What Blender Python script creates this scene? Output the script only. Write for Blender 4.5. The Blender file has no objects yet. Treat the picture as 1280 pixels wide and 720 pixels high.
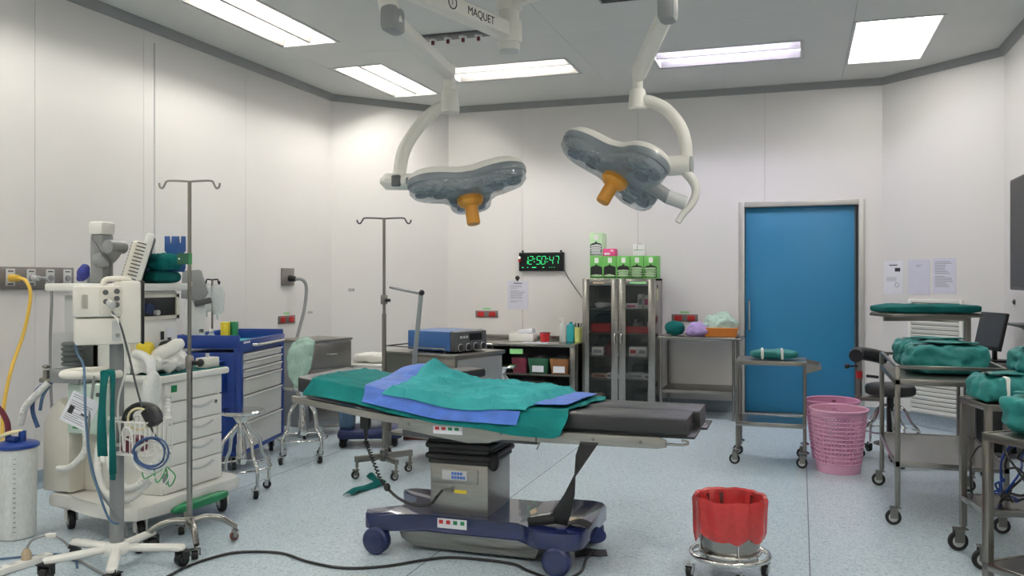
import bpy, bmesh, math, random
from math import sin, cos, pi, radians, sqrt, tan, atan2
from mathutils import Vector, Matrix, noise

S = bpy.context.scene
COL = S.collection

# ------------------------------------------------------------------ camera
YAW = radians(18.46)
cam_d = bpy.data.cameras.new('camera')
cam = bpy.data.objects.new('camera', cam_d)
COL.objects.link(cam)
cam.location = (0, 0, 1.45)
cam.rotation_euler = (radians(90), 0, YAW)
cam_d.sensor_width = 36.0
cam_d.lens = 1080 / 1280 * 36.0
cam_d.shift_y = -10 / 1280
cam_d.clip_start = 0.02
cam_d.clip_end = 60
S.camera = cam

# ------------------------------------------------------------------ world (closed room; faint grey outside) and exposure
w = bpy.data.worlds.new('world')
S.world = w
w.use_nodes = True
w.node_tree.nodes['Background'].inputs[0].default_value = (0.5, 0.5, 0.5, 1)
w.node_tree.nodes['Background'].inputs[1].default_value = 0.05
S.view_settings.view_transform = 'Standard'
S.view_settings.look = 'None'
S.view_settings.exposure = 0.05
S.view_settings.gamma = 1.0
S.view_settings.use_curve_mapping = False
TUBE_POWER = 62.0        # fluorescent tubes of the ceiling troffers
PANEL_POWER = 2.2        # frosted diffusers

# ------------------------------------------------------------------ materials
def lin(h):
    h = h.lstrip('#')
    o = []
    for i in (0, 2, 4):
        v = int(h[i:i + 2], 16) / 255
        o.append(v / 12.92 if v <= 0.04045 else ((v + 0.055) / 1.055) ** 2.4)
    return (*o, 1.0)

M = {}
def mat(name, col, rough=0.5, metal=0.0, var=0.06, scale=8.0, bump=0.0, bscale=40.0, spec=0.5, emit=None, estr=0.0, stretch=None, coat=0.0):
    m = bpy.data.materials.new(name)
    m.use_nodes = True
    nt = m.node_tree
    b = nt.nodes['Principled BSDF']
    c = lin(col)
    b.inputs['Roughness'].default_value = rough
    b.inputs['Metallic'].default_value = metal
    b.inputs['Specular IOR Level'].default_value = spec
    b.inputs['Coat Weight'].default_value = coat
    tc = nt.nodes.new('ShaderNodeTexCoord')
    mp = nt.nodes.new('ShaderNodeMapping')
    if stretch:
        mp.inputs['Scale'].default_value = stretch
    nt.links.new(tc.outputs['Object'], mp.inputs[0])
    n = nt.nodes.new('ShaderNodeTexNoise')
    n.inputs['Scale'].default_value = scale
    n.inputs['Detail'].default_value = 3
    nt.links.new(mp.outputs[0], n.inputs['Vector'])
    r = nt.nodes.new('ShaderNodeValToRGB')
    r.color_ramp.elements[0].position = 0.3
    r.color_ramp.elements[1].position = 0.7
    r.color_ramp.elements[0].color = (*[x * (1 - var) for x in c[:3]], 1)
    r.color_ramp.elements[1].color = (*[min(1, x * (1 + var)) for x in c[:3]], 1)
    nt.links.new(n.outputs['Fac'], r.inputs[0])
    nt.links.new(r.outputs[0], b.inputs['Base Color'])
    if bump:
        n2 = nt.nodes.new('ShaderNodeTexNoise')
        n2.inputs['Scale'].default_value = bscale
        n2.inputs['Detail'].default_value = 4
        nt.links.new(mp.outputs[0], n2.inputs['Vector'])
        bp = nt.nodes.new('ShaderNodeBump')
        bp.inputs['Strength'].default_value = bump
        bp.inputs['Distance'].default_value = 0.02
        nt.links.new(n2.outputs['Fac'], bp.inputs['Height'])
        nt.links.new(bp.outputs[0], b.inputs['Normal'])
    if emit:
        b.inputs['Emission Color'].default_value = lin(emit)
        b.inputs['Emission Strength'].default_value = estr
    M[name] = m
    return m

def clear_mat(name, col, alpha=0.25, rough=0.08):
    """thin clear plastic or glass: part see-through, part glossy coloured skin"""
    m = bpy.data.materials.new(name)
    m.use_nodes = True
    nt = m.node_tree
    b = nt.nodes['Principled BSDF']
    n = nt.nodes.new('ShaderNodeTexNoise')
    n.inputs['Scale'].default_value = 14
    r = nt.nodes.new('ShaderNodeMapRange')
    r.inputs[3].default_value = alpha * 0.8
    r.inputs[4].default_value = min(1, alpha * 1.2)
    nt.links.new(n.outputs['Fac'], r.inputs[0])
    b.inputs['Base Color'].default_value = lin(col)
    b.inputs['Roughness'].default_value = rough
    nt.links.new(r.outputs[0], b.inputs['Alpha'])
    M[name] = m
    return m

mat('wall', '#dedbd8', 0.38, var=0.015, scale=1.2, bump=0.02, bscale=60)
mat('wall_joint', '#a9a8a4', 0.6)
mat('ceiling', '#cfd0cc', 0.6, var=0.015, scale=2)
mat('trim_grey', '#8b8d8c', 0.45, var=0.03)
mat('cove', '#8a98a3', 0.35, var=0.12, scale=60)
mat('white', '#e6e5df', 0.35, var=0.02)
mat('white_warm', '#dcd8cc', 0.4, var=0.03)
mat('cream', '#e2dfd5', 0.4, var=0.03)
mat('light_grey', '#bfc1c0', 0.4, var=0.03)
mat('mid_grey', '#86898a', 0.4, var=0.04)
mat('dark_grey', '#4e5052', 0.45, var=0.05)
mat('outlet_panel', '#7b7673', 0.4, metal=0.3, var=0.05)
mat('black', '#121314', 0.4, var=0.2)
mat('black_rubber', '#1a1a1b', 0.6, var=0.2)
mat('vinyl_black', '#222427', 0.38, var=0.1, scale=5, bump=0.05, bscale=200)
mat('steel', '#9a9893', 0.22, metal=1.0, var=0.08, scale=3, stretch=(1, 1, 12), bump=0.01, bscale=90)
mat('steel_dull', '#8b8882', 0.34, metal=1.0, var=0.1, scale=4)
mat('steel_brushed', '#a09e98', 0.33, metal=0.9, var=0.08, scale=6, stretch=(1, 14, 14))
mat('chrome', '#d2d2d0', 0.12, metal=1.0, var=0.03)
mat('teal', '#0f6d6c', 0.85, var=0.14, scale=7, bump=0.35, bscale=16, spec=0.2)
mat('teal_light', '#3a9a9c', 0.85, var=0.1, scale=6, bump=0.3, bscale=18, spec=0.2)
mat('teal_dark', '#0b5a58', 0.85, var=0.15, scale=8, bump=0.3, bscale=20, spec=0.2)
mat('wrap_green', '#10706e', 0.6, var=0.15, scale=9, bump=0.25, bscale=22)
mat('drape_blue', '#4069bd', 0.55, var=0.2, scale=12, bump=0.3, bscale=25)
mat('navy', '#141f4c', 0.2, var=0.06, coat=0.6)
mat('navy_matt', '#182552', 0.45, var=0.1)
mat('cart_blue', '#11347f', 0.3, var=0.06)
mat('cart_grey', '#cfcfca', 0.35, var=0.03)
mat('door_blue', '#24769f', 0.42, var=0.03, scale=1.5)
mat('frame_grey', '#b9b7b2', 0.35, metal=0.4, var=0.03)
mat('orange_handle', '#c98a2c', 0.4, var=0.05)
mat('lamp_shell', '#dcdad3', 0.32, var=0.02)
mat('lamp_grey', '#6e767c', 0.3, var=0.04)
mat('lamp_lens', '#39424a', 0.12, var=0.1)
mat('pink', '#dca4bf', 0.45, var=0.05)
mat('pink_dark', '#c98aae', 0.45, var=0.05)
mat('esu_blue', '#35609a', 0.35, var=0.05)
mat('red', '#b32222', 0.45, var=0.08)
mat('maroon', '#6c2436', 0.45, var=0.1)
mat('orange_plastic', '#d98536', 0.45, var=0.06)
mat('glove_green', '#64ad52', 0.45, var=0.05)
mat('glove_green_pale', '#bfe0b4', 0.45, var=0.05)
mat('label_green', '#8ed08a', 0.5, var=0.05)
mat('sticker_green', '#0f7d4d', 0.5, var=0.05)
mat('yellow', '#e0c832', 0.45, var=0.06)
mat('hose_yellow', '#d9b24a', 0.45, var=0.08)
mat('hose_cream', '#ded2a8', 0.4, var=0.08)
mat('hose_grey', '#8b8d8d', 0.45, var=0.05)
mat('hose_white', '#d9dad6', 0.4, var=0.05)
mat('cable_blue', '#2c4c78', 0.45, var=0.08)
mat('cable_steel_blue', '#4d6a86', 0.45, var=0.08)
mat('cable_green', '#3f8f58', 0.45, var=0.08)
mat('paper', '#e4e4ea', 0.7, var=0.02)
mat('paper_lilac', '#d3d2df', 0.7, var=0.02)
mat('print_grey', '#8d8d95', 0.8)
mat('print_black', '#2a2a2c', 0.8)
mat('teal_plastic', '#2aa3ac', 0.3, var=0.06)
mat('lime', '#d5dc86', 0.4, var=0.05)
mat('pink_box', '#d84a86', 0.5, var=0.08)
mat('lilac', '#a892c8', 0.5, var=0.15, scale=14, bump=0.4, bscale=20)
mat('mint_panel', '#bccfc4', 0.4, var=0.03)
mat('blue_vinyl', '#1f4f8f', 0.5, var=0.08)
mat('violet_cloth', '#26307e', 0.7, var=0.25, scale=40)
mat('brown', '#6e3a32', 0.6, var=0.12)
mat('screen', '#101214', 0.35, var=0.05, spec=0.25)
mat('screen_grey', '#3b3d40', 0.5, var=0.05, spec=0.25)
mat('bin_dark', '#3c3f40', 0.5, var=0.2)
mat('seam', '#6f7b84', 0.5)
mat('digit', '#28d878', 0.5, emit='#35f08c', estr=0.9)
mat('tube_light', '#ffffff', 0.5, emit='#fffcf5', estr=TUBE_POWER)
mat('tube_light_cool', '#ffffff', 0.5, emit='#e9e4ff', estr=TUBE_POWER * 1.0)
mat('panel_light', '#ffffff', 0.5, emit='#fffcf5', estr=PANEL_POWER * 3)
mat('reflector', '#f2f0ea', 0.5, var=0.01)
mat('darkened_strip', '#6b6a68', 0.5, var=0.02)  # reflector ridge and side strips, darkened in colour to hold back the tube glare
mat('bin_green', '#245a41', 0.5, var=0.1)
mat('bin_orange', '#8a5a30', 0.5, var=0.1)
mat('glove_film', '#93b085', 0.5, var=0.15, scale=30)
mat('kraft', '#b9a48a', 0.6, var=0.1)
clear_mat('glass', '#2e3534', 0.30, 0.03)  # dark tint of the cabinet panes stands in for the shade inside
clear_mat('clear_box', '#aab4b2', 0.18, 0.05)
clear_mat('clear_plastic', '#e2e8e4', 0.42, 0.2)
clear_mat('milky_plastic', '#eceeec', 0.88, 0.35)
clear_mat('mint_plastic', '#c3e6d6', 0.55, 0.25)
clear_mat('bag_plastic', '#e9eef0', 0.5, 0.25)
clear_mat('clear_lens', '#a8b2b8', 0.45, 0.06)
clear_mat('red_bag', '#c63a3a', 0.86, 0.25)

def floor_material():
    m = bpy.data.materials.new('floor_vinyl')
    m.use_nodes = True
    nt = m.node_tree
    b = nt.nodes['Principled BSDF']
    b.inputs['Roughness'].default_value = 0.3
    b.inputs['Specular IOR Level'].default_value = 0.45
    tc = nt.nodes.new('ShaderNodeTexCoord')
    v = nt.nodes.new('ShaderNodeTexVoronoi')
    v.inputs['Scale'].default_value = 105
    nt.links.new(tc.outputs['Object'], v.inputs['Vector'])
    r = nt.nodes.new('ShaderNodeValToRGB')
    cr = r.color_ramp
    cr.interpolation = 'CONSTANT'
    cr.elements[0].position = 0.0
    cr.elements[0].color = lin('#9db0bb')
    cr.elements[1].position = 0.16
    cr.elements[1].color = lin('#b9c8d1')
    e = cr.elements.new(0.55); e.color = lin('#c0ced6')
    e = cr.elements.new(0.86); e.color = lin('#cdd9df')
    sep = nt.nodes.new('ShaderNodeSeparateColor')
    nt.links.new(v.outputs['Color'], sep.inputs[0])
    nt.links.new(sep.outputs[0], r.inputs[0])
    n = nt.nodes.new('ShaderNodeTexNoise')
    n.inputs['Scale'].default_value = 1.3
    nt.links.new(tc.outputs['Object'], n.inputs['Vector'])
    mr = nt.nodes.new('ShaderNodeMapRange')
    mr.inputs[3].default_value = 0.94
    mr.inputs[4].default_value = 1.05
    nt.links.new(n.outputs['Fac'], mr.inputs[0])
    mx = nt.nodes.new('ShaderNodeMix')
    mx.data_type = 'RGBA'
    mx.blend_type = 'MULTIPLY'
    mx.inputs[0].default_value = 1
    nt.links.new(r.outputs[0], mx.inputs[6])
    nt.links.new(mr.outputs[0], mx.inputs[7])
    nt.links.new(mx.outputs[2], b.inputs['Base Color'])
    M['floor'] = m
floor_material()

# ------------------------------------------------------------------ mesh helpers
def catmull(pts, k, closed=False):
    P = [Vector(p) for p in pts]
    if k < 2 or len(P) < 3:
        return P
    n = len(P)
    out = []
    for i in range(n if closed else n - 1):
        if closed:
            a, b, c, d = P[(i - 1) % n], P[i], P[(i + 1) % n], P[(i + 2) % n]
        else:
            a, b, c, d = P[max(i - 1, 0)], P[i], P[i + 1], P[min(i + 2, n - 1)]
        for j in range(k):
            t = j / k
            out.append(0.5 * (2 * b + (c - a) * t + (2 * a - 5 * b + 4 * c - d) * t * t + (3 * b - a - 3 * c + d) * t ** 3))
    if not closed:
        out.append(P[-1])
    return out

class MB:
    def __init__(self):
        self.bm = bmesh.new()
    def _rot(self, vs, c, rot):
        if rot is not None:
            if not isinstance(rot, Matrix):
                rot = Matrix.Rotation(rot, 3, 'Z')
            bmesh.ops.rotate(self.bm, verts=vs, cent=Vector(c), matrix=rot)
    def box(self, c, s, bev=0.0, rot=None, seg=2):
        r = bmesh.ops.create_cube(self.bm, size=1.0)
        vs = r['verts']
        for v in vs:
            v.co = Vector((v.co.x * s[0] + c[0], v.co.y * s[1] + c[1], v.co.z * s[2] + c[2]))
        if bev:
            es = list({e for v in vs for e in v.link_edges})
            bev = min(bev, 0.49 * min(s))
            rr = bmesh.ops.bevel(self.bm, geom=es, offset=bev, segments=seg, profile=0.5, affect='EDGES')
            vs = list({v for f in rr['faces'] for v in f.verts} | {v for v in vs if v.is_valid})
        self._rot(vs, c, rot)
        return self
    def span(self, a, b, bev=0.0, seg=2):
        return self.box([(a[i] + b[i]) / 2 for i in range(3)], [abs(b[i] - a[i]) for i in range(3)], bev, seg=seg)
    def ring(self, co):
        return [self.bm.verts.new(c) for c in co]
    def skin(self, rings, closed_u=True, cap=True, loop=False):
        n = len(rings[0])
        R = list(rings) + ([rings[0]] if loop else [])
        for a, b in zip(R, R[1:]):
            for i in range(n if closed_u else n - 1):
                j = (i + 1) % n
                try:
                    self.bm.faces.new((a[i], a[j], b[j], b[i]))
                except ValueError:
                    pass
        if cap and closed_u and not loop:
            self.bm.faces.new(list(reversed(rings[0])))
            self.bm.faces.new(rings[-1])
    def tube(self, pts, r, n=8, k=1, closed=False, cap=True, r1=None):
        P = catmull(pts, k, closed)
        N = len(P)
        T = []
        for i in range(N):
            if closed:
                t = P[(i + 1) % N] - P[i - 1]
            else:
                t = P[min(i + 1, N - 1)] - P[max(i - 1, 0)]
            T.append(t.normalized() if t.length > 1e-9 else Vector((0, 0, 1)))
        up = Vector((0, 0, 1)) if abs(T[0].z) < 0.9 else Vector((1, 0, 0))
        nrm = (up - T[0] * up.dot(T[0])).normalized()
        rings = []
        for i in range(N):
            nrm = (nrm - T[i] * nrm.dot(T[i])).normalized()
            bi = T[i].cross(nrm)
            rad = r if r1 is None else r + (r1 - r) * i / max(1, N - 1)
            if callable(r):
                rad = r(i / max(1, N - 1))
            rings.append(self.ring([P[i] + (nrm * cos(2 * pi * j / n) + bi * sin(2 * pi * j / n)) * rad for j in range(n)]))
        self.skin(rings, cap=cap and not closed, loop=closed)
        return self
    def cyl(self, a, b, r, r1=None, n=16):
        return self.tube([a, b], r, n=n, r1=r1)
    def bar(self, a, b, wdt, hgt, bev=0.0, up=(0, 0, 1)):
        """square bar from a to b: wdt across, hgt along up"""
        a = Vector(a); b = Vector(b)
        x = (b - a)
        L = x.length
        x.normalize()
        u = Vector(up)
        if abs(x.dot(u)) > 0.95:
            u = Vector((0, 1, 0))
        y = u.cross(x).normalized()
        z = x.cross(y)
        R = Matrix((x, y, z)).transposed()
        return self.box((a + b) / 2, (L, wdt, hgt), bev, rot=R, seg=1)
    def lathe(self, prof, c=(0, 0, 0), n=24, sx=1.0, sy=1.0, cap=True, rot=None):
        rings = []
        allv = []
        for r, z in prof:
            rg = self.ring([Vector((c[0] + max(r, 1e-4) * sx * cos(2 * pi * j / n), c[1] + max(r, 1e-4) * sy * sin(2 * pi * j / n), c[2] + z)) for j in range(n)])
            rings.append(rg)
            allv += rg
        self.skin(rings, cap=cap)
        self._rot(allv, c, rot)
        return self
    def prism(self, poly, a, b, plane='xy', bev=0.0):
        f = {'xy': lambda p, h: (p[0], p[1], h), 'xz': lambda p, h: (p[0], h, p[1]), 'yz': lambda p, h: (h, p[0], p[1])}[plane]
        r0 = self.ring([f(p, a) for p in poly])
        r1 = self.ring([f(p, b) for p in poly])
        n0 = len(self.bm.faces)
        self.skin([r0, r1])
        if bev:
            es = list({e for v in r0 + r1 for e in v.link_edges if (e.verts[0] in r0) == (e.verts[1] in r0)})
            bmesh.ops.bevel(self.bm, geom=es, offset=bev, segments=2, profile=0.5, affect='EDGES')
        return self
    def ell(self, c, r, u=16, v=10, rot=None):
        rr = bmesh.ops.create_uvsphere(self.bm, u_segments=u, v_segments=v, radius=1.0)
        for q in rr['verts']:
            q.co = Vector((q.co.x * r[0] + c[0], q.co.y * r[1] + c[1], q.co.z * r[2] + c[2]))
        self._rot(rr['verts'], c, rot)
        return self
    def torus(self, c, R, r, axis='z', n=32, m=8, sx=1, sy=1):
        pts = []
        for i in range(n):
            t = 2 * pi * i / n
            p = {'z': (R * sx * cos(t), R * sy * sin(t), 0), 'y': (R * sx * cos(t), 0, R * sy * sin(t)), 'x': (0, R * sx * cos(t), R * sy * sin(t))}[axis]
            pts.append((c[0] + p[0], c[1] + p[1], c[2] + p[2]))
        return self.tube(pts, r, n=m, closed=True)
    def cloth(self, c, s, seed=0, amp=0.012, freq=6.0, p=4.0, sub=4, rot=None, sag=0.0):
        """soft rounded-box bundle with folds"""
        b2 = bmesh.new()
        bmesh.ops.create_cube(b2, size=2.0)
        bmesh.ops.subdivide_edges(b2, edges=b2.edges[:], cuts=2 ** sub - 1, use_grid_fill=True)
        mp = {}
        off = Vector((seed * 7.31, seed * 3.17, seed * 1.93))
        new = []
        for v in b2.verts:
            q = v.co.copy()
            L = (abs(q.x) ** p + abs(q.y) ** p + abs(q.z) ** p) ** (1 / p)
            q /= L
            d = q.normalized()
            w = Vector((q.x * s[0] / 2, q.y * s[1] / 2, q.z * s[2] / 2))
            k = noise.noise(w * freq + off) + 0.5 * noise.noise(w * freq * 2.3 + off) + 0.6 * (abs(noise.noise(Vector((w.x * freq * 0.6, w.y * freq * 1.8, w.z * freq)) + off)) - 0.3)
            if q.z > -0.85:
                w += d * amp * k
            else:
                w += Vector((d.x, d.y, 0)) * amp * k
            w.z -= sag * (q.x ** 2) * (1 if q.z > 0 else 0)
            nv = self.bm.verts.new(Vector(c) + w)
            mp[v] = nv
            new.append(nv)
        for f in b2.faces:
            self.bm.faces.new([mp[v] for v in f.verts])
        b2.free()
        self._rot(new, c, rot)
        return self
    def sheet(self, f, nu, nv, th=0.003):
        """thin cloth from a point function f(u,v), u,v in 0..1, with real thickness"""
        P = [[Vector(f(i / nu, j / nv)) for j in range(nv + 1)] for i in range(nu + 1)]
        top = [[self.bm.verts.new(p) for p in row] for row in P]
        bot = []
        for i in range(nu + 1):
            row = []
            for j in range(nv + 1):
                du = P[min(i + 1, nu)][j] - P[max(i - 1, 0)][j]
                dv = P[i][min(j + 1, nv)] - P[i][max(j - 1, 0)]
                nn = du.cross(dv)
                nn = nn.normalized() if nn.length > 1e-9 else Vector((0, 0, 1))
                row.append(self.bm.verts.new(P[i][j] - nn * th))
            bot.append(row)
        for i in range(nu):
            for j in range(nv):
                self.bm.faces.new((top[i][j], top[i + 1][j], top[i + 1][j + 1], top[i][j + 1]))
                self.bm.faces.new((bot[i][j], bot[i][j + 1], bot[i + 1][j + 1], bot[i + 1][j]))
        for i in range(nu):
            self.bm.faces.new((top[i][0], bot[i][0], bot[i + 1][0], top[i + 1][0]))
            self.bm.faces.new((top[i][nv], top[i + 1][nv], bot[i + 1][nv], bot[i][nv]))
        for j in range(nv):
            self.bm.faces.new((top[0][j], top[0][j + 1], bot[0][j + 1], bot[0][j]))
            self.bm.faces.new((top[nu][j], bot[nu][j], bot[nu][j + 1], top[nu][j + 1]))
        return self
    def xform(self, m):
        self.bm.transform(m)
        return self
    def mesh(self, name, m, sharp=38):
        bmesh.ops.recalc_face_normals(self.bm, faces=self.bm.faces)
        me = bpy.data.meshes.new(name)
        self.bm.to_mesh(me)
        self.bm.free()
        me.polygons.foreach_set('use_smooth', [True] * len(me.polygons))
        me.set_sharp_from_angle(angle=radians(sharp))
        if m:
            me.materials.append(M[m] if isinstance(m, str) else m)
        return me

def put(name, me, parent=None, loc=(0, 0, 0), rot=None):
    o = bpy.data.objects.new(name, me)
    COL.objects.link(o)
    if parent is not None:
        o.parent = parent
    o.location = loc
    if rot is not None:
        o.rotation_euler = rot if not isinstance(rot, (int, float)) else (0, 0, rot)
    return o

def obj(name, mb, m, parent=None, loc=(0, 0, 0), rot=None, sharp=38):
    return put(name, mb.mesh(name, m, sharp), parent, loc, rot)

def objw(name, mb, m, parent, sharp=38):
    """mesh coordinates are in the room; parent is an unrotated Empty (or a part of one)"""
    p = parent
    o = Vector((0, 0, 0))
    while p is not None:
        o += p.location
        p = p.parent
    mb.xform(Matrix.Translation(-o))
    return put(name, mb.mesh(name, m, sharp), parent)

def tag(o, label, cat, group=None):
    o['label'] = label
    o['category'] = cat
    if group:
        o['group'] = group
    return o

def thing(name, label, cat, loc=(0, 0, 0), rz=0.0, group=None):
    o = bpy.data.objects.new(name, None)
    o.empty_display_size = 0.1
    COL.objects.link(o)
    o.location = loc
    o.rotation_euler = (0, 0, rz)
    return tag(o, label, cat, group)

def struct(o):
    o['kind'] = 'structure'
    return o

def one(name, mb, m, label, cat, loc=(0, 0, 0), rot=None, group=None, sharp=38):
    return tag(obj(name, mb, m, None, loc, rot, sharp), label, cat, group)

def text_mesh(txt, size, m, depth=0.001):
    cu = bpy.data.curves.new('lettering', 'FONT')
    cu.body = txt
    cu.size = size
    cu.extrude = depth
    cu.align_x = 'CENTER'
    cu.align_y = 'CENTER'
    cu.resolution_u = 3
    t = bpy.data.objects.new('lettering', cu)
    COL.objects.link(t)
    me = bpy.data.meshes.new_from_object(t.evaluated_get(bpy.context.evaluated_depsgraph_get()))
    bpy.data.objects.remove(t)
    me.materials.clear()
    me.materials.append(M[m])
    return me

# ================================================================== the room
XL, XR, YB, YF, ZC = -5.05, 1.75, 9.77, -0.35, 3.55
TRIM_Z = 3.48
CORNERS = [(XL, 0.65), (XL, 8.65), (-4.08, YB), (0.811, YB), (XR, 8.83), (XR, 0.65), (0.85, YF), (-4.10, YF)]
SIDES = ['left', 'back_left', 'back', 'back_right', 'right', 'front_right', 'front', 'front_left']

floor = struct(obj('floor', MB().span((XL - 0.3, YF - 0.3, -0.08), (XR + 0.3, YB + 0.3, 0.0)), 'floor'))
for sx in (-3.70, -1.83, 0.045):
    obj('seam', MB().span((sx - 0.0035, YF, 0.0), (sx + 0.0035, YB, 0.0006)), 'seam', floor)

DOOR_X0, DOOR_X1, DOOR_Z = -0.585, 0.585, 2.25

def wall(i):
    a = Vector((*CORNERS[i], 0)); b = Vector((*CORNERS[(i + 1) % 8], 0))
    d = (b - a); L = d.length; ang = atan2(d.y, d.x)
    side = SIDES[i]
    # local x runs along the wall; the room is on the -y side (clockwise walk)
    root_bm = MB()
    door = side == 'back'
    if door:
        dx0, dx1 = DOOR_X0 - a.x, DOOR_X1 - a.x
        root_bm.span((0, 0.012, 0), (dx0 - 0.0, 0.16, ZC + 0.1))
        root_bm.span((dx1, 0.012, 0), (L, 0.16, ZC + 0.1))
        root_bm.span((dx0, 0.012, DOOR_Z), (dx1, 0.16, ZC + 0.1))
    else:
        root_bm.span((0, 0.012, 0), (L, 0.16, ZC + 0.1))
    wl = struct(obj('wall_' + side, root_bm, 'wall_joint', None, a, ang))
    cuts = {'left': [0, 1.5, 3.0, 4.0, 5.05, 6.405, L], 'back': [0, -3.131 - a.x, -1.75 - a.x, -0.367 - a.x, L]}.get(side)
    if cuts is None:
        n = max(1, round(L / 1.35))
        cuts = [L * k / n for k in range(n + 1)]
    g = 0.0018
    for p, q in zip(cuts, cuts[1:]):
        p2, q2 = p + (g if p > 0 else 0), q - (g if q < L else 0)
        if door and q2 > dx0 and p2 < dx1:
            m = MB()
            if p2 < dx0:
                m.span((p2, 0, 0), (dx0, 0.012, DOOR_Z))
            if q2 > dx1:
                m.span((dx1, 0, 0), (q2, 0.012, DOOR_Z))
            m.span((p2, 0, DOOR_Z), (q2, 0.012, ZC))
        else:
            m = MB().span((p2, 0, 0), (q2, 0.012, ZC))
        obj('panel', m, 'wall', wl)
    # ceiling trim
    t = MB().prism([(0, TRIM_Z), (-0.014, TRIM_Z), (-0.018, TRIM_Z + 0.006), (-0.05, ZC - 0.012), (-0.05, ZC), (0, ZC)], 0.0, L, 'yz')
    struct(obj('trim_%d' % (i + 1), t, 'trim_grey', None, a, ang))
    # coved vinyl upstand
    segs = [(0, dx0 - 0.06), (dx1 + 0.06, L)] if door else [(0, L)]
    m = MB()
    for p, q in segs:
        m.prism([(0, 0), (-0.05, 0.0005), (-0.03, 0.006), (-0.012, 0.022), (-0.004, 0.05), (-0.003, 0.118), (0, 0.12)], p, q, 'yz')
    struct(obj('baseboard_' + side, m, 'cove', None, a, ang))
    return wl
WALLS = {SIDES[i]: wall(i) for i in range(8)}
# vertical cover strip standing proud on the left wall
obj('joint_strip', MB().span((5.165, -0.006, 0.12), (5.176, 0.0, 3.40)), 'light_grey', WALLS['left'])

# ------------------------------------------------------------------ door
dr = struct(thing('door_1', '', '', (0, YB, 0)))
del dr['label'], dr['category']
DW = 1.17
obj('leaf', MB().span((-DW / 2 + 0.012, 0.05, 0.012), (DW / 2 - 0.03, 0.09, DOOR_Z - 0.012), 0.003), 'door_blue', dr)
fr = MB()
fr.span((-DW / 2 - 0.055, -0.018, 0), (-DW / 2 + 0.006, 0.16, DOOR_Z + 0.05), 0.004)
fr.span((DW / 2 - 0.006, -0.018, 0), (DW / 2 + 0.055, 0.16, DOOR_Z + 0.05), 0.004)
fr.span((-DW / 2, -0.018, DOOR_Z - 0.006), (DW / 2, 0.16, DOOR_Z + 0.05), 0.004)
obj('door_frame', fr, 'frame_grey', dr)
obj('edge_strip', MB().span((DW / 2 - 0.042, 0.046, 0.012), (DW / 2 - 0.03, 0.052, DOOR_Z - 0.012)), 'dark_grey', dr)
obj('sill', MB().span((-DW / 2, -0.01, 0), (DW / 2, 0.16, 0.012), 0.003), 'steel_dull', dr)
hd = MB().tube([(-0.53, 0.05, 0.90), (-0.53, 0.015, 0.905), (-0.53, 0.008, 0.93), (-0.53, 0.008, 1.20), (-0.53, 0.015, 1.225), (-0.53, 0.05, 1.23)], 0.011, 10, 3)
obj('door_handle', hd, 'chrome', dr)

# ------------------------------------------------------------------ ceiling with recessed light troffers
# (x0, x1, y0, y1, tubes run along, kind)
LIGHTS = [
    (-4.45, -3.85, 5.33, 6.76, 'y', 'tube', 'long twin-tube ceiling light nearest on the left above the gas outlet wall'),
    (-4.45, -3.85, 7.55, 9.00, 'y', 'tube', 'twin-tube ceiling light over the back left corner, behind the left lamp arm'),
    (-3.45, -2.10, 7.90, 8.56, 'x', 'tube', 'twin-tube ceiling light over the digital clock, right of the left lamp arm'),
    (-1.34, 0.03, 7.97, 8.63, 'x', 'cool', 'cooler violet-white twin-tube ceiling light above the blue door'),
    (0.41, 1.10, 7.54, 9.01, 'y', 'panel', 'wide frosted white ceiling light in the right back corner'),
    (-4.45, -3.85, 3.10, 4.55, 'y', 'tube', 'ceiling light out of view above the anaesthesia machine'),
    (-4.45, -3.85, 0.90, 2.35, 'y', 'tube', 'ceiling light out of view at the near end of the left row'),
    (0.41, 1.10, 5.30, 6.77, 'y', 'panel', 'ceiling light out of view above the right hand trolleys'),
    (0.41, 1.10, 3.00, 4.47, 'y', 'tube', 'ceiling light out of view above the near trolley'),
    (0.41, 1.10, 0.80, 2.25, 'y', 'tube', 'ceiling light out of view beside the viewer'),
    (-3.45, -2.10, 0.90, 1.56, 'x', 'tube', 'ceiling light out of view at the near wall, left'),
    (-1.34, 0.03, 0.90, 1.56, 'x', 'tube', 'ceiling light out of view at the near wall, right'),
]
ceiling = struct(obj('ceiling', MB().span((XL - 0.3, YF - 0.3, ZC + 0.20), (XR + 0.3, YB + 0.3, ZC + 0.30)), 'ceiling'))
xs = [XL - 0.2, -4.45, -3.85, -3.45, -2.10, -1.34, 0.03, 0.41, 1.10, XR + 0.2]
ys = [YF - 0.2, 0.8, 0.9, 1.56, 2.25, 2.35, 3.0, 3.1, 4.47, 4.55, 5.30, 5.33, 6.76, 6.77, 7.54, 7.55, 7.90, 7.97, 8.56, 8.63, 9.0, 9.01, YB + 0.2]
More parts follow.
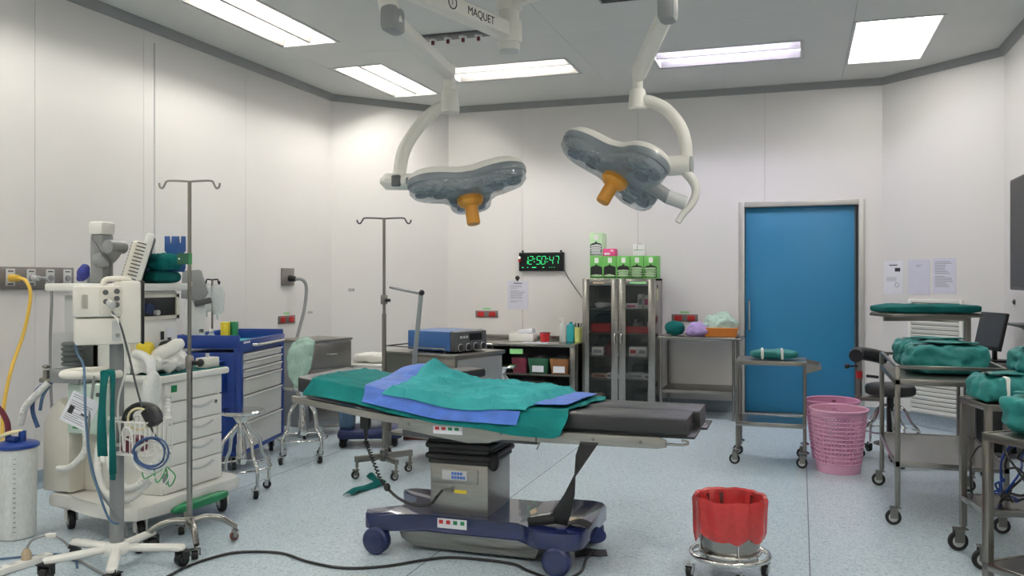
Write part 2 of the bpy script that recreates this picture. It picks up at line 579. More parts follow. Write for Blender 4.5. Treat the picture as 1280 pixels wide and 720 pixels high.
# ceiling panels: rows of large sheets with hairline joints, holes left for the lights
px = [XL - 0.2, -4.45, -1.95, 0.41, XR + 0.2]
py = [YF - 0.2, 2.4, 4.8, 7.15, YB + 0.2]
def holes(c0, c1, d0, d1):
    return [(L[0], L[1], L[2], L[3]) for L in LIGHTS if L[0] < c1 and L[1] > c0 and L[2] < d1 and L[3] > d0]
for a, b in zip(px, px[1:]):
    for c, d in zip(py, py[1:]):
        m = MB()
        g = 0.0015
        hs = holes(a, b, c, d)
        cx = sorted({a + g, b - g} | {v for h in hs for v in h[:2] if a < v < b})
        cy = sorted({c + g, d - g} | {v for h in hs for v in h[2:] if c < v < d})
        for p, q in zip(cx, cx[1:]):
            for r, s in zip(cy, cy[1:]):
                mx_, my_ = (p + q) / 2, (r + s) / 2
                if any(h[0] < mx_ < h[1] and h[2] < my_ < h[3] for h in hs):
                    continue
                m.span((p, r, ZC), (q, s, ZC + 0.012))
        if len(m.bm.verts):
            obj('panel', m, 'ceiling', ceiling)

def troffer(x0, x1, y0, y1, along, kind, label):
    cx, cy = (x0 + x1) / 2, (y0 + y1) / 2
    t = thing('ceiling_light', label, 'ceiling light', (cx, cy, ZC), 0, 'recessed ceiling lights')
    hx, hy = (x1 - x0) / 2 - 0.002, (y1 - y0) / 2 - 0.002
    f = MB()
    b = 0.022
    f.span((-hx, -hy, -0.006), (hx, -hy + b, 0.02)); f.span((-hx, hy - b, -0.006), (hx, hy, 0.02))
    f.span((-hx, -hy + b, -0.006), (-hx + b, hy - b, 0.02)); f.span((hx - b, -hy + b, -0.006), (hx, hy - b, 0.02))
    obj('frame', f, 'light_grey', t)
    ix, iy = hx - b, hy - b
    if kind == 'panel':
        obj('housing', MB().span((-ix, -iy, 0.06), (ix, iy, 0.075)), 'reflector', t)
        s = MB()
        s.span((-ix, -iy, 0.0), (-ix + 0.004, iy, 0.06)); s.span((ix - 0.004, -iy, 0.0), (ix, iy, 0.06))
        s.span((-ix, -iy, 0.0), (ix, -iy + 0.004, 0.06)); s.span((-ix, iy - 0.004, 0.0), (ix, iy, 0.06))
        obj('side_reflector', s, 'reflector', t)
        obj('diffuser', MB().span((-ix + 0.005, -iy + 0.005, 0.012), (ix - 0.06, iy - 0.03, 0.016)), 'panel_light', t)
        return t
    # tub with sloping white sides and a ridge between the tubes
    long_, short_ = (iy, ix) if along == 'y' else (ix, iy)
    prof = [(-short_, 0.0), (-short_ + 0.035, 0.11), (-short_ + 0.09, 0.135), (-0.07, 0.135), (0, 0.02), (0.07, 0.135), (short_ - 0.09, 0.135), (short_ - 0.035, 0.11), (short_, 0.0), (short_, 0.15), (-short_, 0.15)]
    h = MB().prism(prof, -long_, long_, 'xz')
    h.span((-short_, -long_, 0), (short_, -long_ + 0.006, 0.15)); h.span((-short_, long_ - 0.006, 0), (short_, long_, 0.15))
    if along == 'x':
        h.xform(Matrix.Rotation(pi / 2, 4, 'Z'))
    obj('reflector', h, 'reflector', t)
    def turn(mb):
        return mb.xform(Matrix.Rotation(pi / 2, 4, 'Z')) if along == 'x' else mb
    obj('darkened_strip', turn(MB().prism([(-0.045, 0.118), (-0.014, 0.012), (0.014, 0.012), (0.045, 0.118)], -long_ + 0.008, long_ - 0.008, 'xz')), 'darkened_strip', t)  # strip added over the white ridge, its lower brightness painted in
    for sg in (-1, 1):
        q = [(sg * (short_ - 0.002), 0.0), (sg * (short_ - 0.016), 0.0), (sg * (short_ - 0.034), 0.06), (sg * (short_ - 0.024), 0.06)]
        obj('darkened_side_strip', turn(MB().prism(q, -long_ + 0.008, long_ - 0.008, 'xz')), 'darkened_strip', t)
    for sgn in (-1, 1):
        off = sgn * (short_ * 0.47)
        tb = MB().cyl((off, -long_ + 0.05, 0.090), (off, long_ - 0.05, 0.090), 0.016, n=10)
        if along == 'x':
            tb.xform(Matrix.Rotation(pi / 2, 4, 'Z'))
        obj('tube', tb, 'tube_light_cool' if kind == 'cool' else 'tube_light', t)
    return t
for L in LIGHTS:
    troffer(*L)

# ceiling gas outlet strip
t = thing('ceiling_gas_strip', 'dark ceiling strip with four gas outlets behind the lamp mount', 'gas outlet', (-2.80, 6.86, ZC))
obj('plate', MB().box((0, 0, -0.010), (0.60, 0.15, 0.020), 0.004), 'dark_grey', t)
for k in range(4):
    o = obj('outlet', MB().lathe([(0.036, 0), (0.036, -0.012), (0.026, -0.018)], (-0.21 + k * 0.14, 0, -0.020), 14), 'light_grey', t)
    obj('nozzle', MB().cyl((-0.21 + k * 0.14, 0, -0.036), (-0.21 + k * 0.14, 0, -0.070), 0.015, n=10), 'maroon', o)
t = thing('ceiling_vent', 'dark ceiling air vent at the top edge between the lamp arms', 'vent', (-1.28, 6.24, ZC))
obj('frame', MB().box((0, 0, -0.008), (0.30, 0.34, 0.016), 0.004), 'mid_grey', t)
for k in range(7):
    obj('slat', MB().box((0, -0.12 + k * 0.04, -0.02), (0.26, 0.006, 0.012), rot=None), 'dark_grey', t)

# ------------------------------------------------------------------ louvre on the back right wall
ANG_BR = radians(-45)
lv = thing('wall_louvre', 'white slatted louvre panel low on the angled wall behind the trolleys', 'vent', (1.257, 9.324, 0.0), ANG_BR)
f = MB()
f.span((-0.30, -0.03, 0.14), (-0.265, 0, 1.26), 0.004); f.span((0.265, -0.03, 0.14), (0.30, 0, 1.26), 0.004)
f.span((-0.265, -0.03, 1.225), (0.265, 0, 1.26), 0.004); f.span((-0.265, -0.03, 0.14), (0.265, 0, 0.175), 0.004)
obj('frame', f, 'white', lv)
obj('backing', MB().span((-0.265, -0.006, 0.175), (0.265, -0.001, 1.225)), 'dark_grey', lv)
sl = MB().box((0, 0, 0), (0.53, 0.026, 0.028), rot=Matrix.Rotation(radians(28), 3, 'X')).mesh('slat', 'white')
for k in range(24):
    put('slat', sl, lv, (0, -0.018, 0.20 + k * 0.0435))

# ------------------------------------------------------------------ television on the right wall
t = thing('television', 'black wall-mounted television at the right edge of the view', 'television', (XR - 0.03, 7.30, 1.37))
obj('casing', MB().span((-0.085, -0.74, 0.0), (-0.03, 0.74, 0.90), 0.008), 'black', t)
obj('screen', MB().span((-0.0875, -0.72, 0.025), (-0.084, 0.72, 0.88)), 'screen', t)
obj('bracket', MB().span((-0.03, -0.2, 0.3), (0.028, 0.2, 0.6)), 'dark_grey', t)
t = thing('wall_shelf', 'small dark grey shelf ledge under the wall television', 'shelf', (XR, 7.72, 1.085))
obj('board', MB().span((-0.16, -0.2, 0), (0, 0.2, 0.02), 0.004), 'dark_grey', t)
obj('bracket', MB().prism([(-0.12, 0), (0, 0), (0, -0.09)], -0.01, 0.01, 'xz'), 'mid_grey', t)

# ================================================================== shared builders
_cache = {}
def caster(parent, loc, r=0.04, rz=0.0, wheel='black_rubber', fork='steel_dull', hub='light_grey', th=0.022):
    """swivel castor: a fork part with its wheel and hub; loc is the point where the wheel touches the floor"""
    key = (r, wheel, fork, hub, th)
    if key not in _cache:
        fk = MB()
        fk.span((-0.4 * r, -th * 0.95, r * 0.9), (0.55 * r, -th * 0.7, 2.25 * r)); fk.span((-0.4 * r, th * 0.7, r * 0.9), (0.55 * r, th * 0.95, 2.25 * r))
        fk.span((-0.45 * r, -th * 0.95, 2.2 * r), (0.9 * r, th * 0.95, 2.36 * r))
        fk.cyl((0.5 * r, 0, 2.3 * r), (0.5 * r, 0, 2.9 * r), 0.22 * r, n=10)
        wh = MB()
        prof = [(0.62 * r, -th * 0.5), (0.93 * r, -th * 0.5), (r, -th * 0.28), (r, th * 0.28), (0.93 * r, th * 0.5), (0.62 * r, th * 0.5)]
        wh.lathe(prof, (0, 0, 0), 20, cap=True, rot=None)
        wh.xform(Matrix.Translation((0, 0, r)) @ Matrix.Rotation(pi / 2, 4, 'X'))
        hb = MB().lathe([(0.2 * r, -th * 0.56), (0.60 * r, -th * 0.53), (0.60 * r, th * 0.53), (0.2 * r, th * 0.56)], (0, 0, 0), 16)
        hb.xform(Matrix.Translation((0, 0, r)) @ Matrix.Rotation(pi / 2, 4, 'X'))
        _cache[key] = (fk.mesh('caster', fork), wh.mesh('wheel', wheel), hb.mesh('hub', hub))
    a, b, c = _cache[key]
    f = put('caster', a, parent, loc, rz)
    put('wheel', b, f)
    put('hub', c, f)
    return f

def stool(label, loc, rz, seat_z=0.57, spread=0.21, group='chrome revolving stools'):
    """chrome revolving stool: steel seat, screw post, four bent tube legs, foot ring, castors"""
    t = thing('revolving_stool', label, 'stool', loc, rz, group)
    obj('seat', MB().lathe([(0.02, seat_z - 0.03), (0.135, seat_z - 0.03), (0.15, seat_z - 0.022), (0.155, seat_z - 0.01), (0.15, seat_z), (0.02, seat_z + 0.003)], n=32), 'chrome', t)
    obj('screw_post', MB().lathe([(0.03, 0.20), (0.034, 0.21), (0.034, 0.33), (0.028, 0.34), (0.028, 0.48), (0.055, seat_z - 0.05), (0.06, seat_z - 0.03)], n=18), 'chrome', t)
    s = spread
    for k in range(4):
        a = pi / 4 + k * pi / 2
        c, n_ = cos(a), sin(a)
        pts = [(0.03 * c, 0.03 * n_, seat_z - 0.10), (0.07 * c, 0.07 * n_, seat_z - 0.14), (0.13 * c, 0.13 * n_, seat_z - 0.20), (0.145 * c, 0.145 * n_, seat_z - 0.25), (0.16 * c, 0.16 * n_, 0.26), (s * c, s * n_, 0.19), (s * c, s * n_, 0.075)]
        obj('leg', MB().tube(pts, 0.0125, 10, 3), 'chrome', t)
        caster(t, (s * c - 0.012, s * n_, 0), 0.028, k * 0.7, th=0.026, fork='chrome', hub='dark_grey')
    obj('foot_ring', MB().torus((0, 0, 0.185), s - 0.012, 0.007, n=40), 'chrome', t)
    return t

def square_trolley(label, loc, rz, w, d, h, shelf, rail=0.08, tube=0.028, wheel_r=0.045, mtl='steel_dull', group='stainless instrument trolleys', rails='all', name='instrument_trolley', round_legs=False, handle=False):
    """stainless trolley, local x = width, y = depth, origin at its middle on the floor"""
    t = thing(name, label, 'trolley', loc, rz, group)
    x, y = w / 2 - tube / 2, d / 2 - tube / 2
    for sx in (-1, 1):
        for sy in (-1, 1):
            top = h + (rail if rails == 'all' else 0)
            if round_legs:
                obj('leg', MB().cyl((sx * x, sy * y, 2.6 * wheel_r), (sx * x, sy * y, h), tube / 2, n=12), mtl, t)
                obj('bumper', MB().lathe([(0.02, 0), (0.035, 0.006), (0.035, 0.014), (0.018, 0.022)], (sx * x, sy * y, 2.62 * wheel_r), 16), 'steel', t)
            else:
                obj('leg', MB().span((sx * x - tube / 2, sy * y - tube / 2, 2.6 * wheel_r), (sx * x + tube / 2, sy * y + tube / 2, top), 0.003), mtl, t)
            caster(t, (sx * x - 0.5 * wheel_r, sy * y, 0), wheel_r, 0.0)
    def tray(nm, z, lip):
        b = MB().span((-w / 2 + 0.006, -d / 2 + 0.006, z - 0.006), (w / 2 - 0.006, d / 2 - 0.006, z))
        b.span((-w / 2, -d / 2, z - lip), (w / 2, -d / 2 + 0.012, z + 0.004), 0.002); b.span((-w / 2, d / 2 - 0.012, z - lip), (w / 2, d / 2, z + 0.004), 0.002)
        b.span((-w / 2, -d / 2 + 0.012, z - lip), (-w / 2 + 0.012, d / 2 - 0.012, z + 0.004), 0.002); b.span((w / 2 - 0.012, -d / 2 + 0.012, z - lip), (w / 2, d / 2 - 0.012, z + 0.004), 0.002)
        return obj(nm, b, 'steel' if nm == 'shelf' else mtl, t)
    tray('top', h, 0.03)
    tray('shelf', shelf, 0.03)
    if rail and rails == 'all':
        for (a, b) in (((-x, -y), (x, -y)), ((x, -y), (x, y)), ((x, y), (-x, y)), ((-x, y), (-x, -y))):
            obj('guard_rail', MB().bar((a[0], a[1], h + rail), (b[0], b[1], h + rail), 0.02, 0.02, 0.002), mtl, t)
    if handle:
        for sy in (-1, 1):
            obj('handle_bracket', MB().prism([(x, h - 0.005), (x + 0.12, h - 0.03), (x + 0.12, h - 0.05), (x, h - 0.09)], sy * y - 0.008, sy * y + 0.008, 'xz'), mtl, t)
        obj('handle', MB().cyl((x + 0.112, -y, h - 0.04), (x + 0.112, y, h - 0.04), 0.012, n=12), mtl, t)
    return t

def lines(mb, x0, x1, z0, z1, n, y, seed=0, h=0.35, plane='xz'):
    """rows of small print on a sheet"""
    rnd = random.Random(seed)
    dz = (z1 - z0) / n
    for k in range(n):
        if rnd.random() < 0.12:
            continue
        e = x0 + (x1 - x0) * rnd.uniform(0.45, 1.0)
        z = z1 - (k + 0.5) * dz
        mb.span((x0, y - 0.0004, z - dz * h / 2), (e, y, z + dz * h / 2))
    return mb

# ================================================================== surgical lights
RV = Vector((cos(YAW), sin(YAW), 0))
FV = Vector((-sin(YAW), cos(YAW), 0))
UP = Vector((0, 0, 1))
mt = thing('lamp_ceiling_mount', 'white ceiling column with lettered horizontal boom carrying both operating lamps', 'lamp mount', (-1.60, 4.74, ZC))
obj('column', MB().lathe([(0.075, 0), (0.075, -0.40), (0.058, -0.41), (0.058, -0.60), (0.064, -0.605), (0.064, -0.77), (0.058, -0.775), (0.02, -0.776)], n=28), 'lamp_shell', mt)
obj('ceiling_cover', MB().lathe([(0.28, 0), (0.27, -0.05), (0.20, -0.12), (0.08, -0.16)], n=32), 'lamp_shell', mt)
obj('end_cap', MB().lathe([(0.060, -0.70), (0.061, -0.772), (0.052, -0.784), (0.01, -0.786)], n=24), 'light_grey', mt)
def boom(end, z, w_, h_):
    """horizontal boom from the column to end (room x,y), z relative to the ceiling"""
    a = Vector((0, 0, z)); b = Vector((end[0] + 1.60, end[1] - 4.74, z))
    o = obj('boom', MB().bar(a, b, w_, h_, 0.016), 'lamp_shell', mt)
    obj('boom_hub', MB().lathe([(0.072, z - h_ * 0.62), (0.075, z - h_ * 0.5), (0.075, z + h_ * 0.5), (0.072, z + h_ * 0.62)], n=24), 'lamp_shell', mt)
    return a, b
E1 = (-1.87, 3.70); E2 = (-0.585, 4.127)
a1, b1 = boom(E1, 2.885 - ZC, 0.085, 0.105)
a2, b2 = boom(E2, 3.06 - ZC, 0.075, 0.085)
# lettering on the boom side that faces right of view
dirb = (b1 - a1).normalized()
side = Vector((-dirb.y, dirb.x, 0))
if side.dot(RV) < 0:
    side = -side
xax = -dirb
Rt = Matrix((xax, UP, side)).transposed().to_4x4()
def on_boom(me, along, dz, nm):
    o = put(nm, me, mt)
    o.matrix_local = Matrix.Translation(a1 + dirb * along + side * 0.0428 + UP * dz) @ Rt
    return o
on_boom(text_mesh('MAQUET', 0.062, 'print_black'), 0.34, 0.0, 'lettering')
on_boom(text_mesh('1', 0.045, 'print_black'), 0.60, 0.005, 'numeral')
on_boom(MB().torus((0, 0, 0), 0.034, 0.0035, n=28, m=6).mesh('ring_mark', 'print_black'), 0.60, 0.005, 'ring_mark')

def lamp_head(t, centre, tilt, roll, spin, tag_joint):
    """three-lobed LED head; local +z is the back of the head. tilt: underside towards the viewer, roll: in the picture plane"""
    R0 = Matrix((RV, FV, UP)).transposed()
    R = R0 @ Matrix.Rotation(roll, 3, 'Y') @ Matrix.Rotation(tilt, 3, 'X') @ Matrix.Rotation(spin, 3, 'Z')
    X = Matrix.Translation(Vector(centre) - t.location) @ R.to_4x4()
    N = 120
    def lobe(a):
        best = 0.165
        wd, cc = 0.118, 0.235
        for k in range(3):
            dl = (a - 2 * pi * k / 3 + pi) % (2 * pi) - pi
            if cos(dl) <= 0:
                continue
            s_ = abs(sin(dl))
            r = wd / s_ if s_ > 1e-6 and wd / s_ * cos(dl) < cc else cc * cos(dl) + sqrt(max(0, wd * wd - (cc * s_) ** 2))
            best = max(best, r)
        return best
    base_r = [lobe(2 * pi * i / N) for i in range(N)]
    base_r = [sum(base_r[(i + q) % N] for q in range(-3, 4)) / 7 for i in range(N)]
    def outline(s, z):
        return [Vector((base_r[i] * s * cos(2 * pi * i / N), base_r[i] * s * sin(2 * pi * i / N), z)) for i in range(N)]
    sh = MB()
    sh.skin([sh.ring(outline(0.985, 0.03)), sh.ring(outline(0.975, 0.05)), sh.ring(outline(0.90, 0.072)), sh.ring(outline(0.66, 0.085)), sh.ring(outline(0.3, 0.09))])
    shell = obj('housing', sh.xform(X), 'lamp_shell', t)
    b = MB()
    b.skin([b.ring(outline(0.96, -0.012)), b.ring(outline(1.0, -0.004)), b.ring(outline(1.01, 0.02)), b.ring(outline(0.99, 0.034))])
    obj('rim', b.xform(X), 'lamp_grey', t)
    c = MB()
    c.skin([c.ring(outline(0.82, -0.064)), c.ring(outline(0.92, -0.058)), c.ring(outline(0.985, -0.036)), c.ring(outline(0.985, -0.008))])
    cov = obj('lens_cover', c.xform(X), 'clear_lens', t)
    d = MB()
    d.skin([d.ring(outline(0.90, -0.026)), d.ring(outline(0.92, -0.012))])
    obj('reflector_plate', d.xform(X), 'lamp_grey', t)
    for k in range(3):
        for (rr, da) in ((0.16, 0.30), (0.16, -0.30), (0.265, 0.17), (0.265, -0.17)):
            a = 2 * pi * k / 3 + da
            q = MB().lathe([(0.036, -0.022), (0.040, -0.036), (0.034, -0.046), (0.012, -0.040)], (rr * cos(a), rr * sin(a), 0), 16)
            obj('led_lens', q.xform(X), 'lamp_lens', t)
    hb = obj('handle_base', MB().lathe([(0.05, -0.05), (0.070, -0.058), (0.072, -0.085), (0.060, -0.102), (0.038, -0.112)], n=28).xform(X), 'orange_handle', t)
    obj('handle', MB().lathe([(0.038, -0.108), (0.036, -0.125), (0.036, -0.205), (0.033, -0.212), (0.01, -0.213)], n=24).xform(X), 'orange_handle', t)
    return R

def tube_part(nm, pts, r, m, t, k=6, n=14, r1=None):
    return obj(nm, MB().tube([Vector(p) - t.location for p in pts], r, n, k, r1=r1), m, t)

# --- left lamp
L1 = thing('surgical_light', 'left operating lamp with level three-lobed head and orange handle pointing down', 'surgical lamp', (E1[0], E1[1], 2.83), 0, 'operating lamps on the ceiling mount')
J1 = Vector((-1.845, 3.73, 2.69)); K1 = Vector((-1.83, 4.40, 2.585))
obj('upper_spindle', MB().cyl((0, 0, 0), J1 - L1.location + Vector((0, 0, -0.02)), 0.048, n=20), 'lamp_shell', L1)
obj('upper_joint', MB().box(J1 - L1.location, (0.085, 0.14, 0.13), 0.03), 'mid_grey', L1)
obj('spring_arm', MB().bar(J1 - L1.location, K1 - L1.location, 0.075, 0.085, 0.02), 'lamp_shell', L1)
obj('lower_spindle', MB().cyl(K1 - L1.location + Vector((0, 0, 0.05)), K1 - L1.location + Vector((0, 0, -0.17)), 0.030, n=18), 'lamp_shell', L1)
obj('lower_joint', MB().lathe([(0.035, 0.05), (0.044, 0.04), (0.055, -0.06), (0.052, -0.075)], K1 - L1.location + Vector((0, 0, -0.14)), 20), 'lamp_shell', L1)
tube_part('curved_arm', [(-1.84, 4.40, 2.40), (-1.90, 4.375, 2.385), (-1.985, 4.33, 2.29), (-2.035, 4.25, 2.15), (-2.035, 4.19, 2.00)], 0.034, 'lamp_shell', L1, r1=0.036)
hc = Vector((-1.715, 4.385, 1.955))
cb = Vector((-2.035, 4.19, 1.975))
obj('control_box', MB().bar(cb - L1.location - RV * 0.10, cb - L1.location + RV * 0.16, 0.10, 0.085, 0.03), 'lamp_shell', L1)
obj('control_window', MB().bar(cb - L1.location - RV * 0.035 - FV * 0.045, cb - L1.location + RV * 0.015 - FV * 0.045, 0.02, 0.06, 0.006), 'dark_grey', L1)
obj('control_panel', MB().bar(cb - L1.location + RV * 0.04 - FV * 0.045, cb - L1.location + RV * 0.12 - FV * 0.045, 0.02, 0.04, 0.006), 'mid_grey', L1)
obj('head_neck', MB().bar(cb - L1.location + RV * 0.10, hc - L1.location - RV * 0.10, 0.07, 0.05, 0.015), 'lamp_grey', L1)
lamp_head(L1, hc, radians(-12), radians(-9), radians(92), None)

# --- right lamp
L2 = thing('surgical_light', 'right operating lamp with steeply tilted head and orange handle pointing left', 'surgical lamp', (E2[0], E2[1], 3.02), 0, 'operating lamps on the ceiling mount')
J2 = Vector((-0.60, 4.14, 2.74)); K2 = Vector((-0.822, 4.575, 2.535))
obj('upper_spindle', MB().cyl((0, 0, 0), J2 - L2.location + Vector((0, 0, -0.02)), 0.045, n=20), 'lamp_shell', L2)
obj('upper_joint', MB().box(J2 - L2.location, (0.09, 0.12, 0.13), 0.03), 'mid_grey', L2)
obj('spring_arm', MB().bar(J2 - L2.location, K2 - L2.location, 0.075, 0.085, 0.02), 'lamp_shell', L2)
obj('lower_spindle', MB().cyl(K2 - L2.location + Vector((0, 0, 0.05)), K2 - L2.location + Vector((0, 0, -0.15)), 0.028, n=18), 'lamp_shell', L2)
obj('lower_joint', MB().lathe([(0.035, 0.05), (0.042, 0.04), (0.052, -0.05), (0.045, -0.06)], K2 - L2.location + Vector((0, 0, -0.12)), 20), 'lamp_shell', L2)
tube_part('curved_arm', [Vector((-0.822, 4.575, 2.404)), Vector((-0.758, 4.575, 2.396)), Vector((-0.669, 4.573, 2.347)), Vector((-0.598, 4.566, 2.254)), Vector((-0.567, 4.555, 2.15)), Vector((-0.567, 4.555, 2.05))], 0.033, 'lamp_shell', L2)
kn = Vector((-0.599, 4.544, 2.046)) - L2.location
obj('knuckle', MB().cyl(kn - RV * 0.055 + FV * 0.02, kn + RV * 0.055 - FV * 0.02, 0.052, n=22), 'lamp_shell', L2)
obj('knuckle_cap', MB().cyl(kn + RV * 0.055 - FV * 0.02, kn + RV * 0.062 - FV * 0.023, 0.046, n=22), 'mid_grey', L2)
tube_part('hook_arm', [Vector((-0.569, 4.533, 2.014)), Vector((-0.527, 4.526, 1.962)), Vector((-0.51, 4.521, 1.903)), Vector((-0.534, 4.513, 1.837)), Vector((-0.569, 4.502, 1.796)), Vector((-0.6, 4.491, 1.747))], 0.026, 'lamp_shell', L2, r1=0.016)
obj('head_socket', MB().cyl(Vector((-0.561, 4.504, 1.846)) - L2.location, Vector((-0.652, 4.484, 1.879)) - L2.location, 0.037, n=18), 'light_grey', L2)
obj('head_neck', MB().cyl(Vector((-0.644, 4.487, 1.875)) - L2.location, Vector((-0.758, 4.47, 1.956)) - L2.location, 0.036, n=18), 'mid_grey', L2)
lamp_head(L2, Vector((-0.883, 4.449, 2.029)), radians(-12), radians(31), radians(172), None)

# ================================================================== operating table
OT = thing('operating_table', 'operating table with black padded top on a navy wheeled base', 'operating table', (-1.62, 4.40, 0))
def ow(nm, mb, m, parent=None, sharp=38):
    return objw(nm, mb, m, parent or OT, sharp)
XH = -1.75                     # hip hinge; the back section rises to the left of it
SL = 0.148
def pad_top(x):
    return 0.79 + (max(0.0, XH - x)) * SL
# base
def mirror(poly, yc):
    return poly + [(x, 2 * yc - y) for x, y in reversed(poly)]
base_poly = mirror([(-2.22, 4.17), (-2.20, 4.125), (-2.15, 4.105), (-2.08, 4.105), (-2.03, 4.125), (-1.95, 4.165), (-1.88, 4.185), (-1.36, 4.185), (-1.31, 4.15), (-1.28, 4.095), (-1.22, 4.06), (-1.10, 4.055), (-1.04, 4.08), (-1.01, 4.14)], 4.40)
left_notch = [(-2.17, 4.62), (-2.0, 4.55), (-1.96, 4.40), (-2.0, 4.27)]
base_poly = base_poly[:28] + [(-2.19, 4.58), (-2.06, 4.50), (-2.02, 4.40), (-2.06, 4.30), (-2.19, 4.21)]
ow('base', MB().prism(base_poly, 0.125, 0.215, 'xy', 0.012), 'navy')
sk = MB()
sk.skin([sk.ring([(-1.97, 4.24, 0.02), (-1.29, 4.24, 0.02), (-1.29, 4.56, 0.02), (-1.97, 4.56, 0.02)]), sk.ring([(-2.03, 4.21, 0.07), (-1.265, 4.21, 0.07), (-1.265, 4.59, 0.07), (-2.03, 4.59, 0.07)]), sk.ring([(-2.05, 4.20, 0.13), (-1.265, 4.20, 0.13), (-1.265, 4.60, 0.13), (-2.05, 4.60, 0.13)])])
ow('skirt', sk, 'steel_brushed')
for (x, y) in ((-2.13, 4.125), (-1.13, 4.085), (-2.13, 4.66), (-1.10, 4.66)):
    s = -1 if y < 4.4 else 1
    h = ow('wheel_housing', MB().span((x - 0.045, y - 0.03, 0.06), (x + 0.045, y + 0.05 * -s + 0.02, 0.15), 0.02), 'navy')
    q = MB().lathe([(0.03, -0.034), (0.062, -0.034), (0.072, -0.022), (0.072, 0.022), (0.062, 0.034), (0.03, 0.034)], (0, 0, 0), 28)
    q.xform(Matrix.Translation((x, y + s * 0.008, 0.073)) @ Matrix.Rotation(pi / 2, 4, 'X'))
    ow('wheel', q, 'navy_matt')
    q = MB().lathe([(0.02, -0.003), (0.058, -0.003), (0.058, 0.003), (0.02, 0.003)], (0, 0, 0), 24)
    q.xform(Matrix.Translation((x, y + s * 0.044, 0.073)) @ Matrix.Rotation(pi / 2, 4, 'X'))
    ow('wheel_cover', q, 'navy')
# brake pedals at the right end
q = MB().lathe([(0.01, -0.006), (0.062, -0.006), (0.066, 0.0), (0.062, 0.006), (0.01, 0.006)], (0, 0, 0), 24, sx=1.0, sy=0.8)
q.xform(Matrix.Translation((-1.02, 4.40, 0.125)) @ Matrix.Rotation(radians(35), 4, 'X') @ Matrix.Rotation(radians(10), 4, 'Y'))
ow('brake_pedal', q, 'navy_matt')
ow('pedal_arm', MB().cyl((-1.10, 4.44, 0.12), (-1.02, 4.40, 0.118), 0.012), 'steel_dull')
# pedestal
pd = MB().span((-1.875, 4.235, 0.205), (-1.545, 4.60, 0.48), 0.012)
ow('pedestal', pd, 'steel_brushed')
ow('pedestal_plate', MB().span((-1.86, 4.225, 0.375), (-1.60, 4.24, 0.455), 0.006), 'steel_brushed')
cp = ow('control_panel', MB().span((-1.80, 4.2215, 0.395), (-1.66, 4.2255, 0.445), 0.001), 'light_grey')
for r_ in range(2):
    for k in range(5 - (r_ == 1) * 1):
        ow('button', MB().span((-1.745 + k * 0.016, 4.219, 0.403 + r_ * 0.021), (-1.733 + k * 0.016, 4.2215, 0.417 + r_ * 0.021)), 'drape_blue', cp)
ow('warning_label', MB().span((-1.735, 4.233, 0.325), (-1.665, 4.236, 0.342)), 'yellow')
bl = MB()
for k in range(6):
    z = 0.475 + k * 0.028
    e = 0.012 if k % 2 else 0.0
    bl.span((-1.885 - e, 4.225 - e, z), (-1.535 + e, 4.61 + e, z + 0.03), 0.012)
ow('bellows', bl, 'black_rubber')
ow('bellows_knob', MB().ell((-1.52, 4.25, 0.50), (0.03, 0.03, 0.05)), 'black_rubber')
# side frames of the seat section
for (y0, y1) in ((4.085, 4.115), (4.69, 4.72)):
    sf = MB().prism([(-1.99, 0.74), (-1.99, 0.675), (-1.60, 0.622), (-1.48, 0.630), (-1.42, 0.655), (-1.24, 0.648), (-1.24, 0.705), (-1.44, 0.712), (-1.60, 0.715), (-1.75, 0.72)], y0, y1, 'xz', 0.004)
    ow('seat_frame', sf, 'steel_brushed')
    ow('leg_rail', MB().prism([(-1.235, 0.705), (-1.235, 0.648), (-0.64, 0.652), (-0.60, 0.660), (-0.60, 0.69), (-0.635, 0.705)], y0, y1, 'xz', 0.003), 'steel_brushed')
    ow('back_rail', MB().prism([(-2.63, 0.818), (-2.63, 0.783), (-2.05, 0.705), (-1.985, 0.70), (-1.985, 0.735), (-2.05, 0.742)], y0, y1, 'xz', 0.003), 'steel_brushed')
    ow('hook', MB().tube([(-0.60, (y0 + y1) / 2, 0.675), (-0.53, (y0 + y1) / 2, 0.675), (-0.50, (y0 + y1) / 2, 0.683), (-0.505, (y0 + y1) / 2, 0.695), (-0.53, (y0 + y1) / 2, 0.695)], 0.006, 8, 3), 'steel')
for (x, z) in ((-1.42, 0.683), (-1.20, 0.68), (-0.95, 0.68), (-0.72, 0.68), (-1.93, 0.70)):
    ow('bolt', MB().cyl((x, 4.086, z), (x, 4.078, z), 0.008, n=12), 'steel')
ow('lock_lever', MB().bar((-1.22, 4.09, 0.648), (-1.235, 4.085, 0.612), 0.006, 0.006), 'steel')
st = ow('warning_sticker', MB().span((-1.79, 4.0835, 0.662), (-1.63, 4.0855, 0.702)), 'paper')
st.rotation_euler = (0, 0, 0)
for k, cc in enumerate(('red', 'red', 'sticker_green', 'sticker_green')):
    ow('sticker_mark', MB().span((-1.78 + k * 0.036, 4.0820, 0.682), (-1.757 + k * 0.036, 4.0836, 0.697)), cc, st)
st = ow('base_sticker', MB().span((-1.81, 4.1825, 0.150), (-1.645, 4.1848, 0.200)), 'paper')
for k, cc in enumerate(('red', 'red', 'sticker_green', 'sticker_green')):
    ow('sticker_mark', MB().span((-1.80 + k * 0.04, 4.1812, 0.172), (-1.777 + k * 0.04, 4.1826, 0.192)), cc, st)
ow('deck_sticker', MB().span((-1.135, 4.30, 0.2145), (-1.075, 4.37, 0.216)), 'kraft')
ow('seat_plate', MB().span((-1.98, 4.115, 0.63), (-1.24, 4.69, 0.70), 0.004), 'dark_grey')
